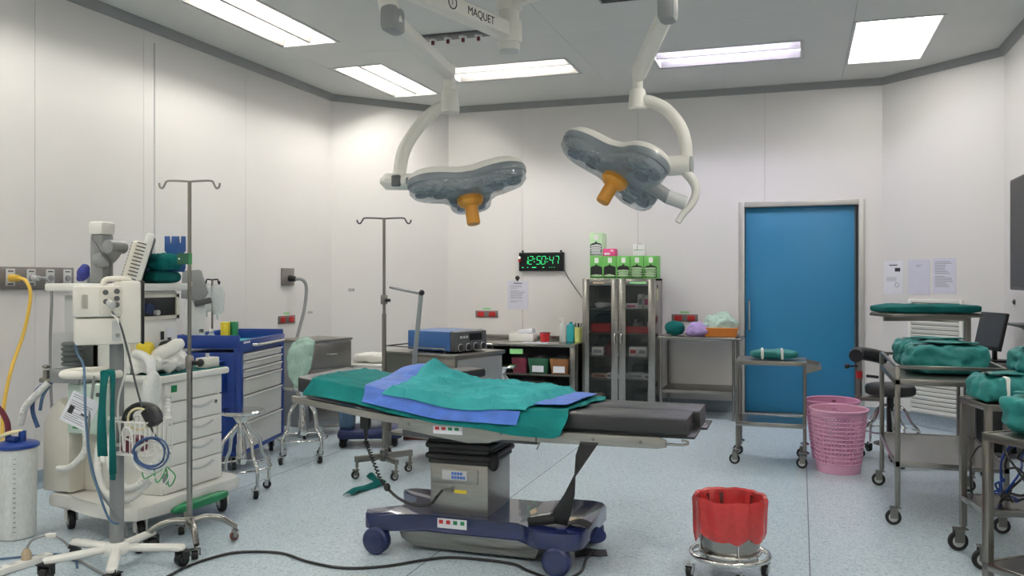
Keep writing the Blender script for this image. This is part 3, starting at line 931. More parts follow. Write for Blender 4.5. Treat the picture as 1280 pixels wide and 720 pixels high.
# pads
def padbox(x0, x1, y0, y1, th, nm='pad'):
    m = MB()
    n = 10
    rings = []
    for i in range(n + 1):
        x = x0 + (x1 - x0) * i / n
        zt = pad_top(x)
        prof = [(y0 + 0.012, zt - th), (y0, zt - th + 0.012), (y0, zt - 0.014), (y0 + 0.004, zt - 0.005), (y0 + 0.014, zt), (y1 - 0.014, zt), (y1 - 0.004, zt - 0.005), (y1, zt - 0.014), (y1, zt - th + 0.012), (y1 - 0.012, zt - th)]
        rings.append(m.ring([(x, a, b) for a, b in prof]))
    m.skin(rings)
    return ow(nm, m, 'vinyl_black')
padbox(-2.62, -1.76, 4.135, 4.70, 0.085, 'back_pad')
padbox(-1.755, -1.235, 4.135, 4.70, 0.085, 'seat_pad')
for (y0, y1, dx) in ((4.15, 4.415, 0.0), (4.43, 4.70, 0.03)):
    padbox(-1.225, -0.51 + dx, y0, y1, 0.085, 'leg_pad')
    ow('leg_plate', MB().span((-1.22, y0 + 0.01, 0.693), (-0.475 + dx, y1 - 0.005, 0.705), 0.003), 'black')
bp = MB().prism([(-2.60, pad_top(-2.60) - 0.088), (-2.60, pad_top(-2.60) - 0.10), (-1.77, 0.69), (-1.77, 0.704)], 4.15, 4.69, 'xz')
ow('back_plate', bp, 'dark_grey')
# arm board standing out on the far side
ab = MB().box((-1.99, 4.90, 0.875), (0.17, 0.36, 0.055), 0.012, rot=Matrix.Rotation(radians(-18), 3, 'Z'))
ow('arm_board', ab, 'vinyl_black')
ow('arm_board_bar', MB().bar((-1.93, 4.70, 0.80), (-1.99, 4.95, 0.842), 0.04, 0.015), 'steel')

# restraint strap hung over the leg rail
t = thing('table_strap', 'black webbing strap twisted down from the table rail onto the base', 'strap', (-1.0, 4.10, 0))
rib = [((-1.02, 4.12, 0.705), (-0.92, 4.12, 0.705)), ((-1.015, 4.08, 0.66), (-0.925, 4.08, 0.66)), ((-1.035, 4.075, 0.60), (-0.965, 4.075, 0.60)), ((-1.05, 4.11, 0.50), (-1.035, 4.06, 0.50)), ((-1.10, 4.11, 0.40), (-1.045, 4.09, 0.40)), ((-1.16, 4.13, 0.31), (-1.07, 4.12, 0.30)), ((-1.19, 4.16, 0.235), (-1.10, 4.16, 0.228))]
def ribf(u, v):
    k = u * (len(rib) - 1)
    i = min(int(k), len(rib) - 2)
    q = k - i
    a = Vector(rib[i][0]).lerp(Vector(rib[i + 1][0]), q)
    b = Vector(rib[i][1]).lerp(Vector(rib[i + 1][1]), q)
    return a.lerp(b, v)
objw('webbing', MB().sheet(ribf, 30, 3, 0.004), 'black_rubber', t)
def rib2(u, v):
    x = -1.11 + u * 0.12
    return Vector((x, 4.16 + 0.09 * v, 0.226 + 0.02 * sin(u * pi) - 0.0 * u))
objw('loose_end', MB().sheet(rib2, 10, 2, 0.004), 'black_rubber', t)
bk = objw('buckle', MB().box((-1.23, 4.17, 0.245), (0.15, 0.06, 0.05), 0.012, rot=Matrix.Rotation(radians(-12), 3, 'Y')), 'black', t)
objw('buckle_plate', MB().box((-1.235, 4.165, 0.272), (0.11, 0.045, 0.006), 0.002, rot=Matrix.Rotation(radians(-12), 3, 'Y')), 'chrome', bk)
objw('buckle_tongue', MB().box((-1.275, 4.165, 0.285), (0.035, 0.03, 0.02), 0.004, rot=Matrix.Rotation(radians(-30), 3, 'Y')), 'kraft', bk)
def rib3(u, v):
    a = Vector((-1.145, 4.48, 0.006)).lerp(Vector((-0.99, 4.56, 0.006)), u)
    return a + Vector((0.03, -0.10, 0)) * v + Vector((0, 0, 0.006 * sin(u * 5)))
tag(obj('webbing_strap', MB().sheet(rib3, 12, 3, 0.004), 'black_rubber'), 'flat black webbing end lying on the floor right of the table base', 'strap')

# ------------------------------------------------------------------ drapes on the table
def sheet_over(u, x0, x1, s):
    x = x0 + (x1 - x0) * u
    return x, s
def drape_point(x, s, lift, near=4.135, far=4.70):
    """s: metres across the cloth from the near pad edge (negative = hanging down the near side)"""
    zt = pad_top(x) + lift
    W = far - near
    r = 0.018
    if s < -r:
        return Vector((x, near - 0.006 - lift * 0.7 - 0.056 * min(1.0, (-s - r) / 0.05), zt - r + (s + r)))
    if s < r:
        a = (s + r) / (2 * r) * pi / 2
        return Vector((x, near - 0.006 - lift * 0.7 + r - r * cos(a), zt - r + r * sin(a)))
    if s < W - r:
        return Vector((x, near + s, zt))
    e = s - (W - r)
    return Vector((x, near + W - r + min(e, r), zt - max(0, e - r)))
def crease(x, s, seed, amp):
    p = Vector((x * 5.0 + seed, s * 7.0, seed * 1.7))
    a = noise.noise(p) + 0.55 * noise.noise(p * 2.2) + 0.8 * (0.35 - abs(noise.noise(Vector((x * 3.2 + s * 4, s * 9 - x * 2, seed + 3)))))
    return amp * max(-0.5, a)

def folds(x, s, seed, amp):
    """long soft ridges running across and along the cloth"""
    h = 0.0
    for (ang, L_, W2, k) in ((0.35, 2.0, 11.0, 1.0), (-0.6, 2.5, 9.0, 0.8), (1.35, 2.2, 8.0, 0.6), (0.1, 4.0, 22.0, 0.35)):
        a = x * cos(ang) + s * sin(ang)
        b = -x * sin(ang) + s * cos(ang)
        n = noise.noise(Vector((a * L_ + seed, b * W2 + seed * 2.1, seed)))
        h += k * (1 - min(1, abs(n) * 2.2)) ** 2
    return amp * h
def lower_edge(x):          # how far the lower cloth hangs on the near side
    return -(0.074 + 0.040 * min(1, max(0, (x + 1.85) / 0.5)) + 0.006 * sin(9 * x) - 0.04 * max(0, (x + 1.14) / 0.1))
def f_lower(u, v):
    s0 = -0.15
    x1 = -1.06
    xa = -2.545
    s = None
    x = xa + (x1 - xa) * u
    if u > 0.85:
        # ragged right hem: reaches further right at the far side
        x += (u - 0.85) / 0.15 * (0.10 * v - 0.05 + 0.015 * sin(v * 17))
    if u < 0.06:
        x += (0.06 - u) / 0.06 * (0.04 * v + 0.01 * sin(v * 9))
    lo = lower_edge(x)
    hi = 0.60
    s = lo + (hi - lo) * v
    p = drape_point(x, s, 0.006)
    c = folds(x, s, 2.0, 0.006)
    if s < 0:
        p.y -= max(0, c) * 0.6 + 0.002 + 0.003 * (1 + sin(x * 26 + 4 * s)) * min(1, -s / 0.08)
    else:
        p.z += max(0, c) + 0.002
    return p
dl = thing('drape', 'long dark teal cloth drape lying directly on the operating table pads', 'drape', (-1.8, 4.40, 0.79))
objw('cloth', MB().sheet(f_lower, 110, 44, 0.003), 'teal', dl)

# upper folded drape with blue bands
def bump(x, y):
    """lump of bunched cloth under the upper drape"""
    g = 0.085 * math.exp(-((x + 2.08) / 0.20) ** 2 - ((y - 4.66) / 0.16) ** 2)
    g += 0.03 * math.exp(-((x + 1.72) / 0.30) ** 2 - ((y - 4.55) / 0.22) ** 2)
    return g
def f_upper(u, v):
    x = -2.06 + u * (0.80)
    lo = -0.016 + 0.008 * sin(8 * u)
    hi = 0.585
    s = lo + (hi - lo) * v
    x += -0.03 * (1 - u) * (1 - 2 * v) + (0.13 * v - 0.04) * u ** 3 + 0.10 * (1 - u) ** 2 * (0 - v) * 0.6
    p = drape_point(x, s, 0.024)
    edge = min(1, u / 0.06) * min(1, (1 - u) / 0.05) * min(1, (s + 0.06) / 0.05 if s < 0 else 1)
    if s > 0:
        p.z += bump(x, p.y) + 0.018 * edge + (folds(x, s, 5.0, 0.014) + max(0, crease(x, s, 5.0, 0.016))) * edge
    else:
        p.y -= 0.010 + 0.5 * max(0, crease(x, s, 5.0, 0.016))
    return p
du = thing('drape', 'rumpled teal drape with bright blue bands folded over the table middle', 'drape', (-1.65, 4.40, 0.82))
objw('cloth', MB().sheet(f_upper, 130, 70, 0.004), 'teal_light', du)
def band_left(u, v):
    # diagonal band along the left edge of the upper cloth, from the far lump to the near side
    s = -0.06 + 0.645 * v
    xl = -2.19 - 0.02 * v - 0.05 * sin(v * 3.0) + 0.02 * v
    x = xl + u * 0.17
    p = drape_point(x, s, 0.016)
    if s > 0:
        p.z += bump(x, p.y) * 0.95 + 0.010 + folds(x, s, 8.0, 0.004)
    else:
        p.y -= 0.004
    return p
objw('blue_band', MB().sheet(band_left, 10, 40, 0.002), 'drape_blue', du)
def band_near(u, v):
    x = -2.19 + u * 0.86
    s = -0.060 - 0.012 * u + v * (0.062)
    p = drape_point(x, s, 0.016)
    p.y -= 0.012 + 0.002 * sin(x * 30)
    return p
objw('blue_band', MB().sheet(band_near, 60, 8, 0.002), 'drape_blue', du)
def band_right(u, v):
    x = -1.33 + u * 0.235
    s = 0.07 + v * 0.49
    x += -0.02 + v * 0.05
    p = drape_point(x, s, 0.014)
    p.z += 0.016 + folds(x, s, 9.0, 0.003)
    return p
objw('blue_band', MB().sheet(band_right, 14, 30, 0.002), 'drape_blue', du)

# drape support bar clamped to the far rail
t = thing('drape_support_bar', 'angled steel screen bar rising from the far table rail', 'bar', (-2.17, 4.74, 0.72))
objw('post', MB().tube([(-2.17, 4.74, 0.72), (-2.208, 4.756, 0.958), (-2.155, 4.731, 1.345), (-2.155, 4.731, 1.369)], 0.014, 12), 'mid_grey', t)
objw('cross_bar', MB().cyl((-2.155, 4.731, 1.369), (-2.521, 5.062, 1.403), 0.009), 'mid_grey', t)
objw('end_knob', MB().ell((-2.146, 4.724, 1.374), (0.018, 0.018, 0.018)), 'black', t)
objw('clamp', MB().span((-2.20, 4.72, 0.70), (-2.14, 4.77, 0.79), 0.006), 'dark_grey', t)

# hand control under the table with its curly lead
t = thing('table_hand_control', 'black hand control hanging under the table with a curly lead to the pedestal', 'remote control', (-2.22, 4.20, 0.60))
hp = Vector((-2.205, 4.134, 0.723))
objw('handset', MB().span((hp.x - 0.028, hp.y - 0.02, hp.z - 0.07), (hp.x + 0.028, hp.y + 0.02, hp.z + 0.02), 0.012), 'black', t)
objw('grip', MB().cyl((hp.x, hp.y, hp.z - 0.06), (hp.x + 0.003, hp.y, hp.z - 0.13), 0.014, 0.007), 'black', t)
pts = []
A = [Vector((hp.x + 0.003, hp.y, hp.z - 0.13)), Vector((-2.188, 4.119, 0.573)), Vector((-2.15, 4.111, 0.496)), Vector((-2.101, 4.106, 0.394))]
CC = catmull(A, 30)
for i, p in enumerate(CC):
    if i < 12:
        pts.append(p); continue
    a = i * 1.35
    pts.append(p + Vector((0.010 * cos(a), 0.010 * sin(a), 0)))
objw('curly_lead', MB().tube(pts, 0.004, 6), 'black', t)
objw('lead', MB().tube([(-2.101, 4.106, 0.394), (-2.048, 4.103, 0.344), (-1.978, 4.084, 0.308), (-1.887, 4.083, 0.283), (-1.812, 4.097, 0.294), (-1.784, 4.106, 0.327), (-1.80, 4.22, 0.335)], 0.008, 8, 6), 'black', t)
objw('lead_joint', MB().ell((-2.06, 4.099, 0.361), (0.018, 0.018, 0.022)), 'black', t)

# ================================================================== left wall fittings
t = thing('gas_outlet_panel', 'grey wall panel with four gas outlets on the left wall', 'gas outlet', (XL, 4.55, 1.463))
obj('plate', MB().span((0, -0.55, -0.077), (0.02, 0.42, 0.077), 0.003), 'outlet_panel', t)
for k, y in enumerate((-0.42, -0.12, 0.045, 0.205, 0.355)):
    if k == 0:
        continue
    o = obj('outlet', MB().span((0.02, y - 0.036, -0.052), (0.028, y + 0.036, 0.062), 0.003), 'light_grey', t)
    obj('socket', MB().lathe([(0.022, 0), (0.02, 0.012), (0.006, 0.014)], (0, 0, 0), 18).xform(Matrix.Translation((0.028, y, 0)) @ Matrix.Rotation(pi / 2, 4, 'Y')), 'mid_grey', o)
    obj('marking', MB().span((0.028, y - 0.022, 0.042), (0.0287, y + 0.022, 0.050)).span((0.028, y - 0.024, -0.046), (0.0287, y + 0.02, -0.036)), 'print_black', o)
def hose(name, label, cat, pts, r, m, k=8, n=10, ends=None, group=None):
    t = thing(name, label, cat, pts[0], 0, group)
    objw('tubing', MB().tube(pts, r, n, k), m, t)
    if ends:
        for (p, q, rr, mm) in ends:
            objw('connector', MB().cyl(p, q, rr, rr * 0.8, n=14), mm, t)
    return t
P = Vector((XL, 4.43, 1.463))
hose('gas_hose', 'yellow gas hose hanging from the first wall outlet', 'hose', [P + Vector((0.09, 0, 0)), P + Vector((0.16, 0, -0.02)), P + Vector((0.20, 0, -0.12)), P + Vector((0.19, -0.04, -0.35)), P + Vector((0.20, -0.15, -0.60)), P + Vector((0.25, -0.25, -0.85)), P + Vector((0.30, -0.30, -1.15)), P + Vector((0.32, -0.30, -1.38)), P + Vector((0.5, -0.3, -1.45))], 0.0115, 'hose_yellow', ends=[(P + Vector((0.03, 0, 0)), P + Vector((0.10, 0, 0)), 0.026, 'hose_yellow')])
P = Vector((XL, 4.598, 1.463))
hose('gas_hose', 'grey gas hose hanging from the second wall outlet', 'hose', [P + Vector((0.08, 0, 0)), P + Vector((0.14, 0.02, -0.01)), P + Vector((0.17, 0.03, -0.10)), P + Vector((0.16, 0.03, -0.45)), P + Vector((0.17, 0.03, -0.85)), P + Vector((0.25, 0.0, -1.25)), P + Vector((0.45, 0.0, -1.45))], 0.010, 'hose_grey', ends=[(P + Vector((0.03, 0, 0)), P + Vector((0.09, 0, 0)), 0.022, 'light_grey')])
t = thing('wall_switch', 'small grey wall plate beside the gas outlet panel', 'switch', (XL, 5.12, 1.458))
obj('plate', MB().span((0, -0.065, -0.055), (0.012, 0.065, 0.055), 0.003), 'light_grey', t)
obj('rocker', MB().span((0.012, -0.02, -0.03), (0.018, 0.02, 0.03), 0.002), 'mid_grey', t)
t = thing('wall_socket', 'tall dark wall socket with a plug and grey cable above the blue cart', 'socket', (XL, 7.757, 1.482))
obj('plate', MB().span((0, -0.11, -0.09), (0.02, 0.11, 0.09), 0.004), 'outlet_panel', t)
obj('plug', MB().cyl((0.02, 0.02, -0.015), (0.09, 0.02, -0.02), 0.035, 0.026), 'black', t)
obj('cable', MB().tube([(0.09, 0.02, -0.02), (0.15, 0.06, -0.03), (0.17, 0.10, -0.12), (0.16, 0.07, -0.35), (0.13, 0.0, -0.60), (0.10, -0.05, -0.85)], 0.018, 8, 6), 'hose_grey', t)
def red_sockets(label, loc, ang, n=2, gap=0.145, w_=0.133):
    t = thing('red_socket', label, 'socket', loc, ang)
    obj('backplate', MB().span((-gap * n / 2, -0.008, -0.042), (gap * n / 2, 0, 0.042), 0.003), 'outlet_panel', t)
    for k in range(n):
        x = (k - (n - 1) / 2) * gap
        f = obj('socket', MB().span((x - 0.042, -0.016, -0.03), (x + 0.042, -0.008, 0.03), 0.003), 'red', t)
        obj('holes', MB().span((x - 0.02, -0.0175, 0.004), (x - 0.012, -0.0155, 0.016)).span((x + 0.012, -0.0175, 0.004), (x + 0.02, -0.0155, 0.016)), 'black', f)
    obj('tag', MB().span((-0.05, -0.002, 0.055), (0.05, 0, 0.075)), 'label_green', t)
    return t
red_sockets('red wall sockets on the left wall behind the blue cart', (XL, 7.75, 1.04), pi / 2, 2, 0.155)
red_sockets('red wall sockets left of the paper notice on the back wall', (-3.581, YB, 1.04), 0)
red_sockets('red wall sockets above the bench beside the blue door', (-1.226, YB, 1.025), 0)
for (p, lb) in (((-4.895, 8.83, 1.34), 'upper tiny grey plate on the angled back left wall'), ((-5.045, 8.20, 1.10), 'lower tiny grey plate on the left wall near the corner')):
    tt = thing('cover_plate', lb, 'wall plate', p, radians(49) if p[1] > 8.65 else pi / 2)
    obj('plate', MB().span((-0.04, -0.006, -0.016), (0.04, 0.004, 0.016), 0.002), 'light_grey', tt)
    obj('screw', MB().cyl((0.02, -0.006, 0), (0.02, -0.009, 0), 0.006, n=8).cyl((-0.02, -0.006, 0), (-0.02, -0.009, 0), 0.006, n=8), 'dark_grey', tt)

# ================================================================== anaesthesia machine
AM = thing('anaesthesia_machine', 'white anaesthesia machine with drawers, top shelf and broad wheeled deck', 'anaesthesia machine', (-3.80, 4.30, 0))
def aw(nm, mb, m, parent=None, sharp=38):
    return objw(nm, mb, m, parent or AM, sharp)
deck = [(-4.13, 3.90), (-3.95, 3.885), (-3.80, 3.855), (-3.68, 3.80), (-3.58, 3.765), (-3.48, 3.765), (-3.41, 3.80), (-3.385, 3.87), (-3.375, 4.05), (-3.36, 4.40), (-3.35, 4.56), (-3.37, 4.64), (-3.44, 4.69), (-3.55, 4.70), (-4.13, 4.70)]
aw('deck', MB().prism(deck, 0.135, 0.215, 'xy', 0.02), 'white')
for (x, y) in ((-4.04, 3.97), (-3.50, 3.92), (-3.44, 4.56), (-4.04, 4.62)):
    caster(AM, (x + 3.80, y - 4.30, 0), 0.055, -0.6, th=0.035, fork='white', hub='light_grey')
aw('foot_pad', MB().cloth((-3.345, 4.24, 0.145), (0.07, 0.46, 0.055), 3, 0.004, 10, 3, 3, rot=radians(-3)), 'sticker_green')
# drawer block facing right
aw('drawer_body', MB().span((-3.90, 4.04, 0.215), (-3.46, 4.57, 0.87), 0.01), 'white')
def machine_drawer(z0, z1, lock=False):
    d = aw('drawer', MB().span((-3.462, 4.055, z0), (-3.44, 4.560, z1 - 0.006), 0.004), 'white')
    g = MB()
    pts = [(-3.438, 4.25 + 0.22 * k / 10, z1 - 0.035 - 0.022 * sin(pi * k / 10)) for k in range(11)]
    aw('grip', MB().tube(pts, 0.007, 8), 'light_grey', d)
    if lock:
        aw('lock', MB().cyl((-3.44, 4.50, z1 - 0.045), (-3.434, 4.50, z1 - 0.045), 0.010), 'dark_grey', d)
machine_drawer(0.222, 0.375)
machine_drawer(0.375, 0.50)
machine_drawer(0.50, 0.62)
machine_drawer(0.62, 0.745, True)
aw('top_fascia', MB().span((-3.462, 4.055, 0.748), (-3.44, 4.56, 0.865), 0.004), 'white')
ss = aw('safety_sticker', MB().span((-3.4405, 4.10, 0.80), (-3.439, 4.15, 0.84)), 'sticker_green')
aw('worktop', MB().span((-3.95, 3.99, 0.865), (-3.41, 4.60, 0.905), 0.012), 'white')
aw('worktop_mat', MB().span((-3.85, 4.02, 0.904), (-3.43, 4.58, 0.909)), 'teal_dark')
# back column and gas section
aw('column', MB().span((-4.10, 4.02, 0.215), (-3.88, 4.45, 1.36), 0.012), 'white_warm')
aw('side_panel', MB().span((-4.125, 4.00, 0.98), (-4.0, 4.03, 1.36), 0.01), 'light_grey')
aw('tank_cover', MB().prism([(-4.185, 0.225), (-3.985, 0.225), (-3.985, 0.66), (-4.02, 0.735), (-4.075, 0.76), (-4.13, 0.71), (-4.18, 0.62)], 3.90, 4.03, 'xz', 0.02), 'white_warm')
aw('gas_module', MB().span((-4.00, 3.90, 0.57), (-3.74, 4.04, 0.855), 0.012), 'mint_panel')
aw('module_badge', MB().span((-3.955, 3.897, 0.60), (-3.915, 3.90, 0.612)), 'sticker_green')
aw('module_button', MB().cyl((-3.77, 3.90, 0.80), (-3.77, 3.89, 0.80), 0.012), 'dark_grey')
# upper tower with dark instrument bay facing right
aw('tower', MB().span((-4.08, 4.02, 0.905), (-3.66, 4.42, 1.385), 0.012), 'white')
bay = aw('bay', MB().span((-3.663, 4.08, 1.235), (-3.655, 4.40, 1.345), 0.002), 'black')
aw('bay_frame', MB().span((-3.66, 4.06, 1.345), (-3.645, 4.42, 1.365)).span((-3.66, 4.06, 1.215), (-3.645, 4.42, 1.235)).span((-3.66, 4.395, 1.215), (-3.645, 4.42, 1.365)), 'white_warm')
aw('knob', MB().cyl((-3.655, 4.22, 1.255), (-3.63, 4.22, 1.255), 0.016), 'light_grey', bay)
aw('valve', MB().cyl((-3.655, 4.12, 1.29), (-3.60, 4.12, 1.28), 0.03), 'navy_matt', bay)
ip = aw('instrument_panel', MB().span((-3.662, 4.05, 0.98), (-3.652, 4.41, 1.19), 0.004), 'white')
aw('panel_label', MB().span((-3.652, 4.31, 1.05), (-3.6505, 4.39, 1.16)), 'paper', ip)
aw('panel_mark', MB().span((-3.6505, 4.32, 1.06), (-3.6495, 4.35, 1.10)).span((-3.6505, 4.26, 1.09), (-3.6495, 4.29, 1.14)), 'print_black', ip)
aw('top_shelf', MB().span((-4.20, 3.93, 1.385), (-3.60, 4.46, 1.43), 0.010), 'white')
# display arm and display
aw('post', MB().span((-4.03, 4.10, 1.43), (-3.935, 4.19, 1.72), 0.01), 'mid_grey')
aw('post_cap', MB().span((-4.035, 4.09, 1.72), (-3.93, 4.20, 1.80), 0.015), 'white')
aw('arm', MB().tube([(-3.98, 4.12, 1.57), (-3.92, 4.10, 1.57), (-3.86, 4.09, 1.60), (-3.83, 4.09, 1.64)], 0.045, 14, 5), 'mid_grey')
aw('arm_ball', MB().cyl((-3.83, 4.03, 1.645), (-3.83, 4.15, 1.645), 0.040), 'mid_grey')
aw('arm_cable', MB().tube([(-3.985, 4.08, 1.70), (-3.93, 4.06, 1.66), (-3.87, 4.04, 1.60), (-3.83, 4.05, 1.55), (-3.85, 4.06, 1.47)], 0.009, 8, 5), 'dark_grey')
DR = Matrix.Translation((-3.69, 4.16, 1.555)) @ Matrix.Rotation(radians(40), 4, 'Z') @ Matrix.Rotation(radians(16), 4, 'Y')
dsp = aw('display', MB().box((0, 0, 0), (0.05, 0.36, 0.34), 0.015).xform(DR), 'white')
aw('display_back', MB().box((-0.05, 0, -0.01), (0.07, 0.28, 0.24), 0.025).xform(DR), 'white_warm', dsp)
aw('display_screen', MB().box((0.0255, 0, 0), (0.004, 0.33, 0.30), 0.001).xform(DR), 'screen', dsp)
vg = MB()
for k in range(11):
    vg.box((-0.03, -0.181, -0.11 + k * 0.021), (0.05, 0.004, 0.007))
    vg.box((-0.0855, -0.02, -0.10 + k * 0.019), (0.003, 0.22, 0.006))
aw('vent_slots', vg.xform(DR), 'dark_grey', dsp)
# absorber canister box and bellows housing at the left side
bx = aw('bellows_housing', MB().span((-4.07, 3.86, 0.94), (-3.90, 4.00, 1.15), 0.01), 'clear_box')
bb = MB()
for k in range(5):
    bb.lathe([(0.05, 0), (0.062, 0.008), (0.062, 0.018), (0.05, 0.026)], (-3.985, 3.93, 0.955 + k * 0.028), 20)
aw('bellows', bb, 'bin_dark', bx)
aw('bellows_base', MB().span((-4.09, 3.86, 0.86), (-3.88, 4.02, 0.94), 0.01), 'mid_grey')
aw('gas_valve', MB().cyl((-4.13, 3.88, 0.84), (-4.13, 3.88, 0.93), 0.018).cyl((-4.17, 3.88, 0.87), (-4.09, 3.88, 0.87), 0.014).ell((-4.13, 3.88, 0.95), (0.022, 0.022, 0.012)), 'steel_dull')
# hoses of the machine
def corrugated(nm, pts, r, m):
    C = catmull(pts, 24)
    return aw(nm, MB().tube(C, lambda q: r * (1 + 0.10 * sin(q * len(C) * 2.1)), 10), m)
corrugated('breathing_hose', [(-3.72, 3.96, 0.60), (-3.66, 3.86, 0.45), (-3.52, 3.80, 0.33), (-3.40, 3.80, 0.34), (-3.33, 3.86, 0.48), (-3.33, 3.93, 0.66), (-3.36, 3.98, 0.80)], 0.020, 'hose_white')
corrugated('breathing_hose', [(-3.76, 3.93, 0.62), (-3.72, 3.84, 0.42), (-3.60, 3.79, 0.27), (-3.46, 3.79, 0.26), (-3.36, 3.84, 0.36)], 0.020, 'hose_white')
corrugated('drain_hose', [(-4.10, 3.87, 0.86), (-4.15, 3.84, 0.80), (-4.22, 3.82, 0.72), (-4.26, 3.82, 0.62)], 0.020, 'hose_white')
corrugated('drain_hose', [(-3.84, 3.88, 0.60), (-3.84, 3.87, 0.48), (-3.93, 3.86, 0.39), (-4.03, 3.87, 0.37)], 0.018, 'hose_white')
aw('blue_line', MB().tube([(-4.12, 3.87, 0.86), (-4.18, 3.85, 0.80), (-4.20, 3.85, 0.70), (-4.17, 3.86, 0.60)], 0.012, 8, 6), 'cable_blue')
aw('blue_line', MB().tube([(-4.09, 3.88, 0.86), (-4.13, 3.86, 0.79), (-4.155, 3.86, 0.70)], 0.010, 8, 6), 'cable_steel_blue')
# breathing bag
bgm = MB().cloth((0, 0, 0), (0.10, 0.10, 0.24), 5, 0.006, 12, 2.2, 3)
bgm.xform(Matrix.Translation((-3.42, 3.92, 0.83)) @ Matrix.Rotation(radians(6), 4, 'Y'))
aw('breathing_bag', bgm, 'milky_plastic')
aw('bag_neck', MB().tube([(-3.42, 3.92, 0.93), (-3.45, 3.94, 0.99), (-3.52, 3.97, 1.02), (-3.60, 4.0, 1.03)], 0.026, 12, 5), 'milky_plastic')

# things on and around the machine
one('folded_drape', MB().cloth((0, 0, 0.035), (0.20, 0.24, 0.075), 11, 0.012, 14, 3.5, 4), 'teal_dark', 'dark teal drape folded on top of the anaesthesia machine', 'drape', (-3.72, 4.33, 1.432))
one('crumpled_drape', MB().cloth((0, 0, 0.045), (0.18, 0.18, 0.10), 12, 0.028, 14, 2.6, 4), 'teal', 'crumpled lighter teal cloth on the folded drape, machine top', 'drape', (-3.70, 4.34, 1.512))
m = MB().prism([(-0.065, 0), (0.055, 0), (0.062, 0.03), (0.06, 0.09), (0.03, 0.075), (0.022, 0.085), (0.062, 0.13), (0.062, 0.22), (0.036, 0.22), (0.036, 0.175), (0.024, 0.175), (0.024, 0.22), (-0.020, 0.22), (-0.020, 0.175), (-0.032, 0.175), (-0.032, 0.22), (-0.062, 0.22), (-0.062, 0.13), (-0.02, 0.085), (-0.028, 0.075), (-0.06, 0.09)], -0.008, 0.008, 'xz', 0.002)
one('blue_arm_splint', m, 'blue_vinyl', 'blue notched board standing upright in teal cloth on the machine', 'splint', (-3.66, 4.40, 1.50), radians(25))
one('blue_wrap', MB().cloth((0, 0, 0.03), (0.22, 0.14, 0.09), 13, 0.012, 12, 3, 3), 'violet_cloth', 'dark blue wrapped bundle behind the display on the machine top', 'bundle', (-3.82, 4.37, 1.452), 0.3)
one('blue_mask_bag', MB().cloth((0, 0, 0), (0.10, 0.05, 0.13), 14, 0.01, 14, 1.6, 3, rot=Matrix.Rotation(radians(45), 3, 'Y')), 'violet_cloth', 'speckled dark blue cloth corner at the left of the machine post', 'cloth', (-4.10, 4.12, 1.492))
one('crumpled_linen', MB().cloth((0, 0, 0.055), (0.28, 0.36, 0.12), 15, 0.034, 17, 2.8, 4), 'white', 'crumpled white linen heaped on the machine worktop', 'linen', (-3.60, 4.16, 0.915))
one('yellow_pouch', MB().cloth((0, 0, 0.04), (0.09, 0.08, 0.085), 16, 0.006, 16, 4, 3), 'yellow', 'small yellow pouch behind the white linen on the worktop', 'pouch', (-3.60, 4.075, 1.005), 0.3)
one('black_pouch', MB().cloth((0, 0, 0.04), (0.10, 0.12, 0.09), 17, 0.012, 14, 3, 3), 'black', 'black pouch beside the yellow pouch on the machine worktop', 'pouch', (-3.575, 4.24, 1.00), 0.2)
one('tissue_pack', MB().cloth((0, 0, 0), (0.07, 0.20, 0.08), 18, 0.010, 16, 3, 3, rot=Matrix.Rotation(radians(28), 3, 'X')), 'white', 'torn white plastic packet leaning over the worktop linen', 'packet', (-3.50, 4.14, 1.04), radians(-40))
t = thing('sensor_module', 'small cream box at the far end of the machine worktop', 'device', (-3.50, 4.50, 0.909))
obj('body', MB().box((0, 0, 0.03), (0.08, 0.13, 0.06), 0.006), 'cream', t)
obj('knob', MB().cyl((0, 0.0, 0.06), (0, 0, 0.085), 0.012), 'light_grey', t)

# ================================================================== patient monitor on its stand
PM = thing('patient_monitor_stand', 'cream patient monitor on a grey pole with five-legged white base', 'patient monitor', (-3.25, 3.48, 0))
def pw(nm, mb, m, parent=None, sharp=38):
    return objw(nm, mb, m, parent or PM, sharp)
obj('pole', MB().cyl((0, 0, 0.10), (0, 0, 1.16), 0.034, n=20), 'mid_grey', PM)
hubm = MB().lathe([(0.06, 0.085), (0.065, 0.10), (0.055, 0.13), (0.04, 0.14)], n=20)
obj('base_hub', hubm, 'white', PM)
for k, ang in enumerate((28, 100, 172, 229, 309)):
    a = radians(ang)
    c_, s_ = cos(a), sin(a)
    L_ = 0.33
    lg = MB().bar((0.03 * c_, 0.03 * s_, 0.108), (L_ * c_, L_ * s_, 0.092), 0.05, 0.035, 0.012)
    obj('leg', lg, 'white', PM)
    caster(PM, ((L_ - 0.02) * c_, (L_ - 0.02) * s_, 0), 0.034, a + 0.8, th=0.04, fork='black', hub='dark_grey', wheel='black')
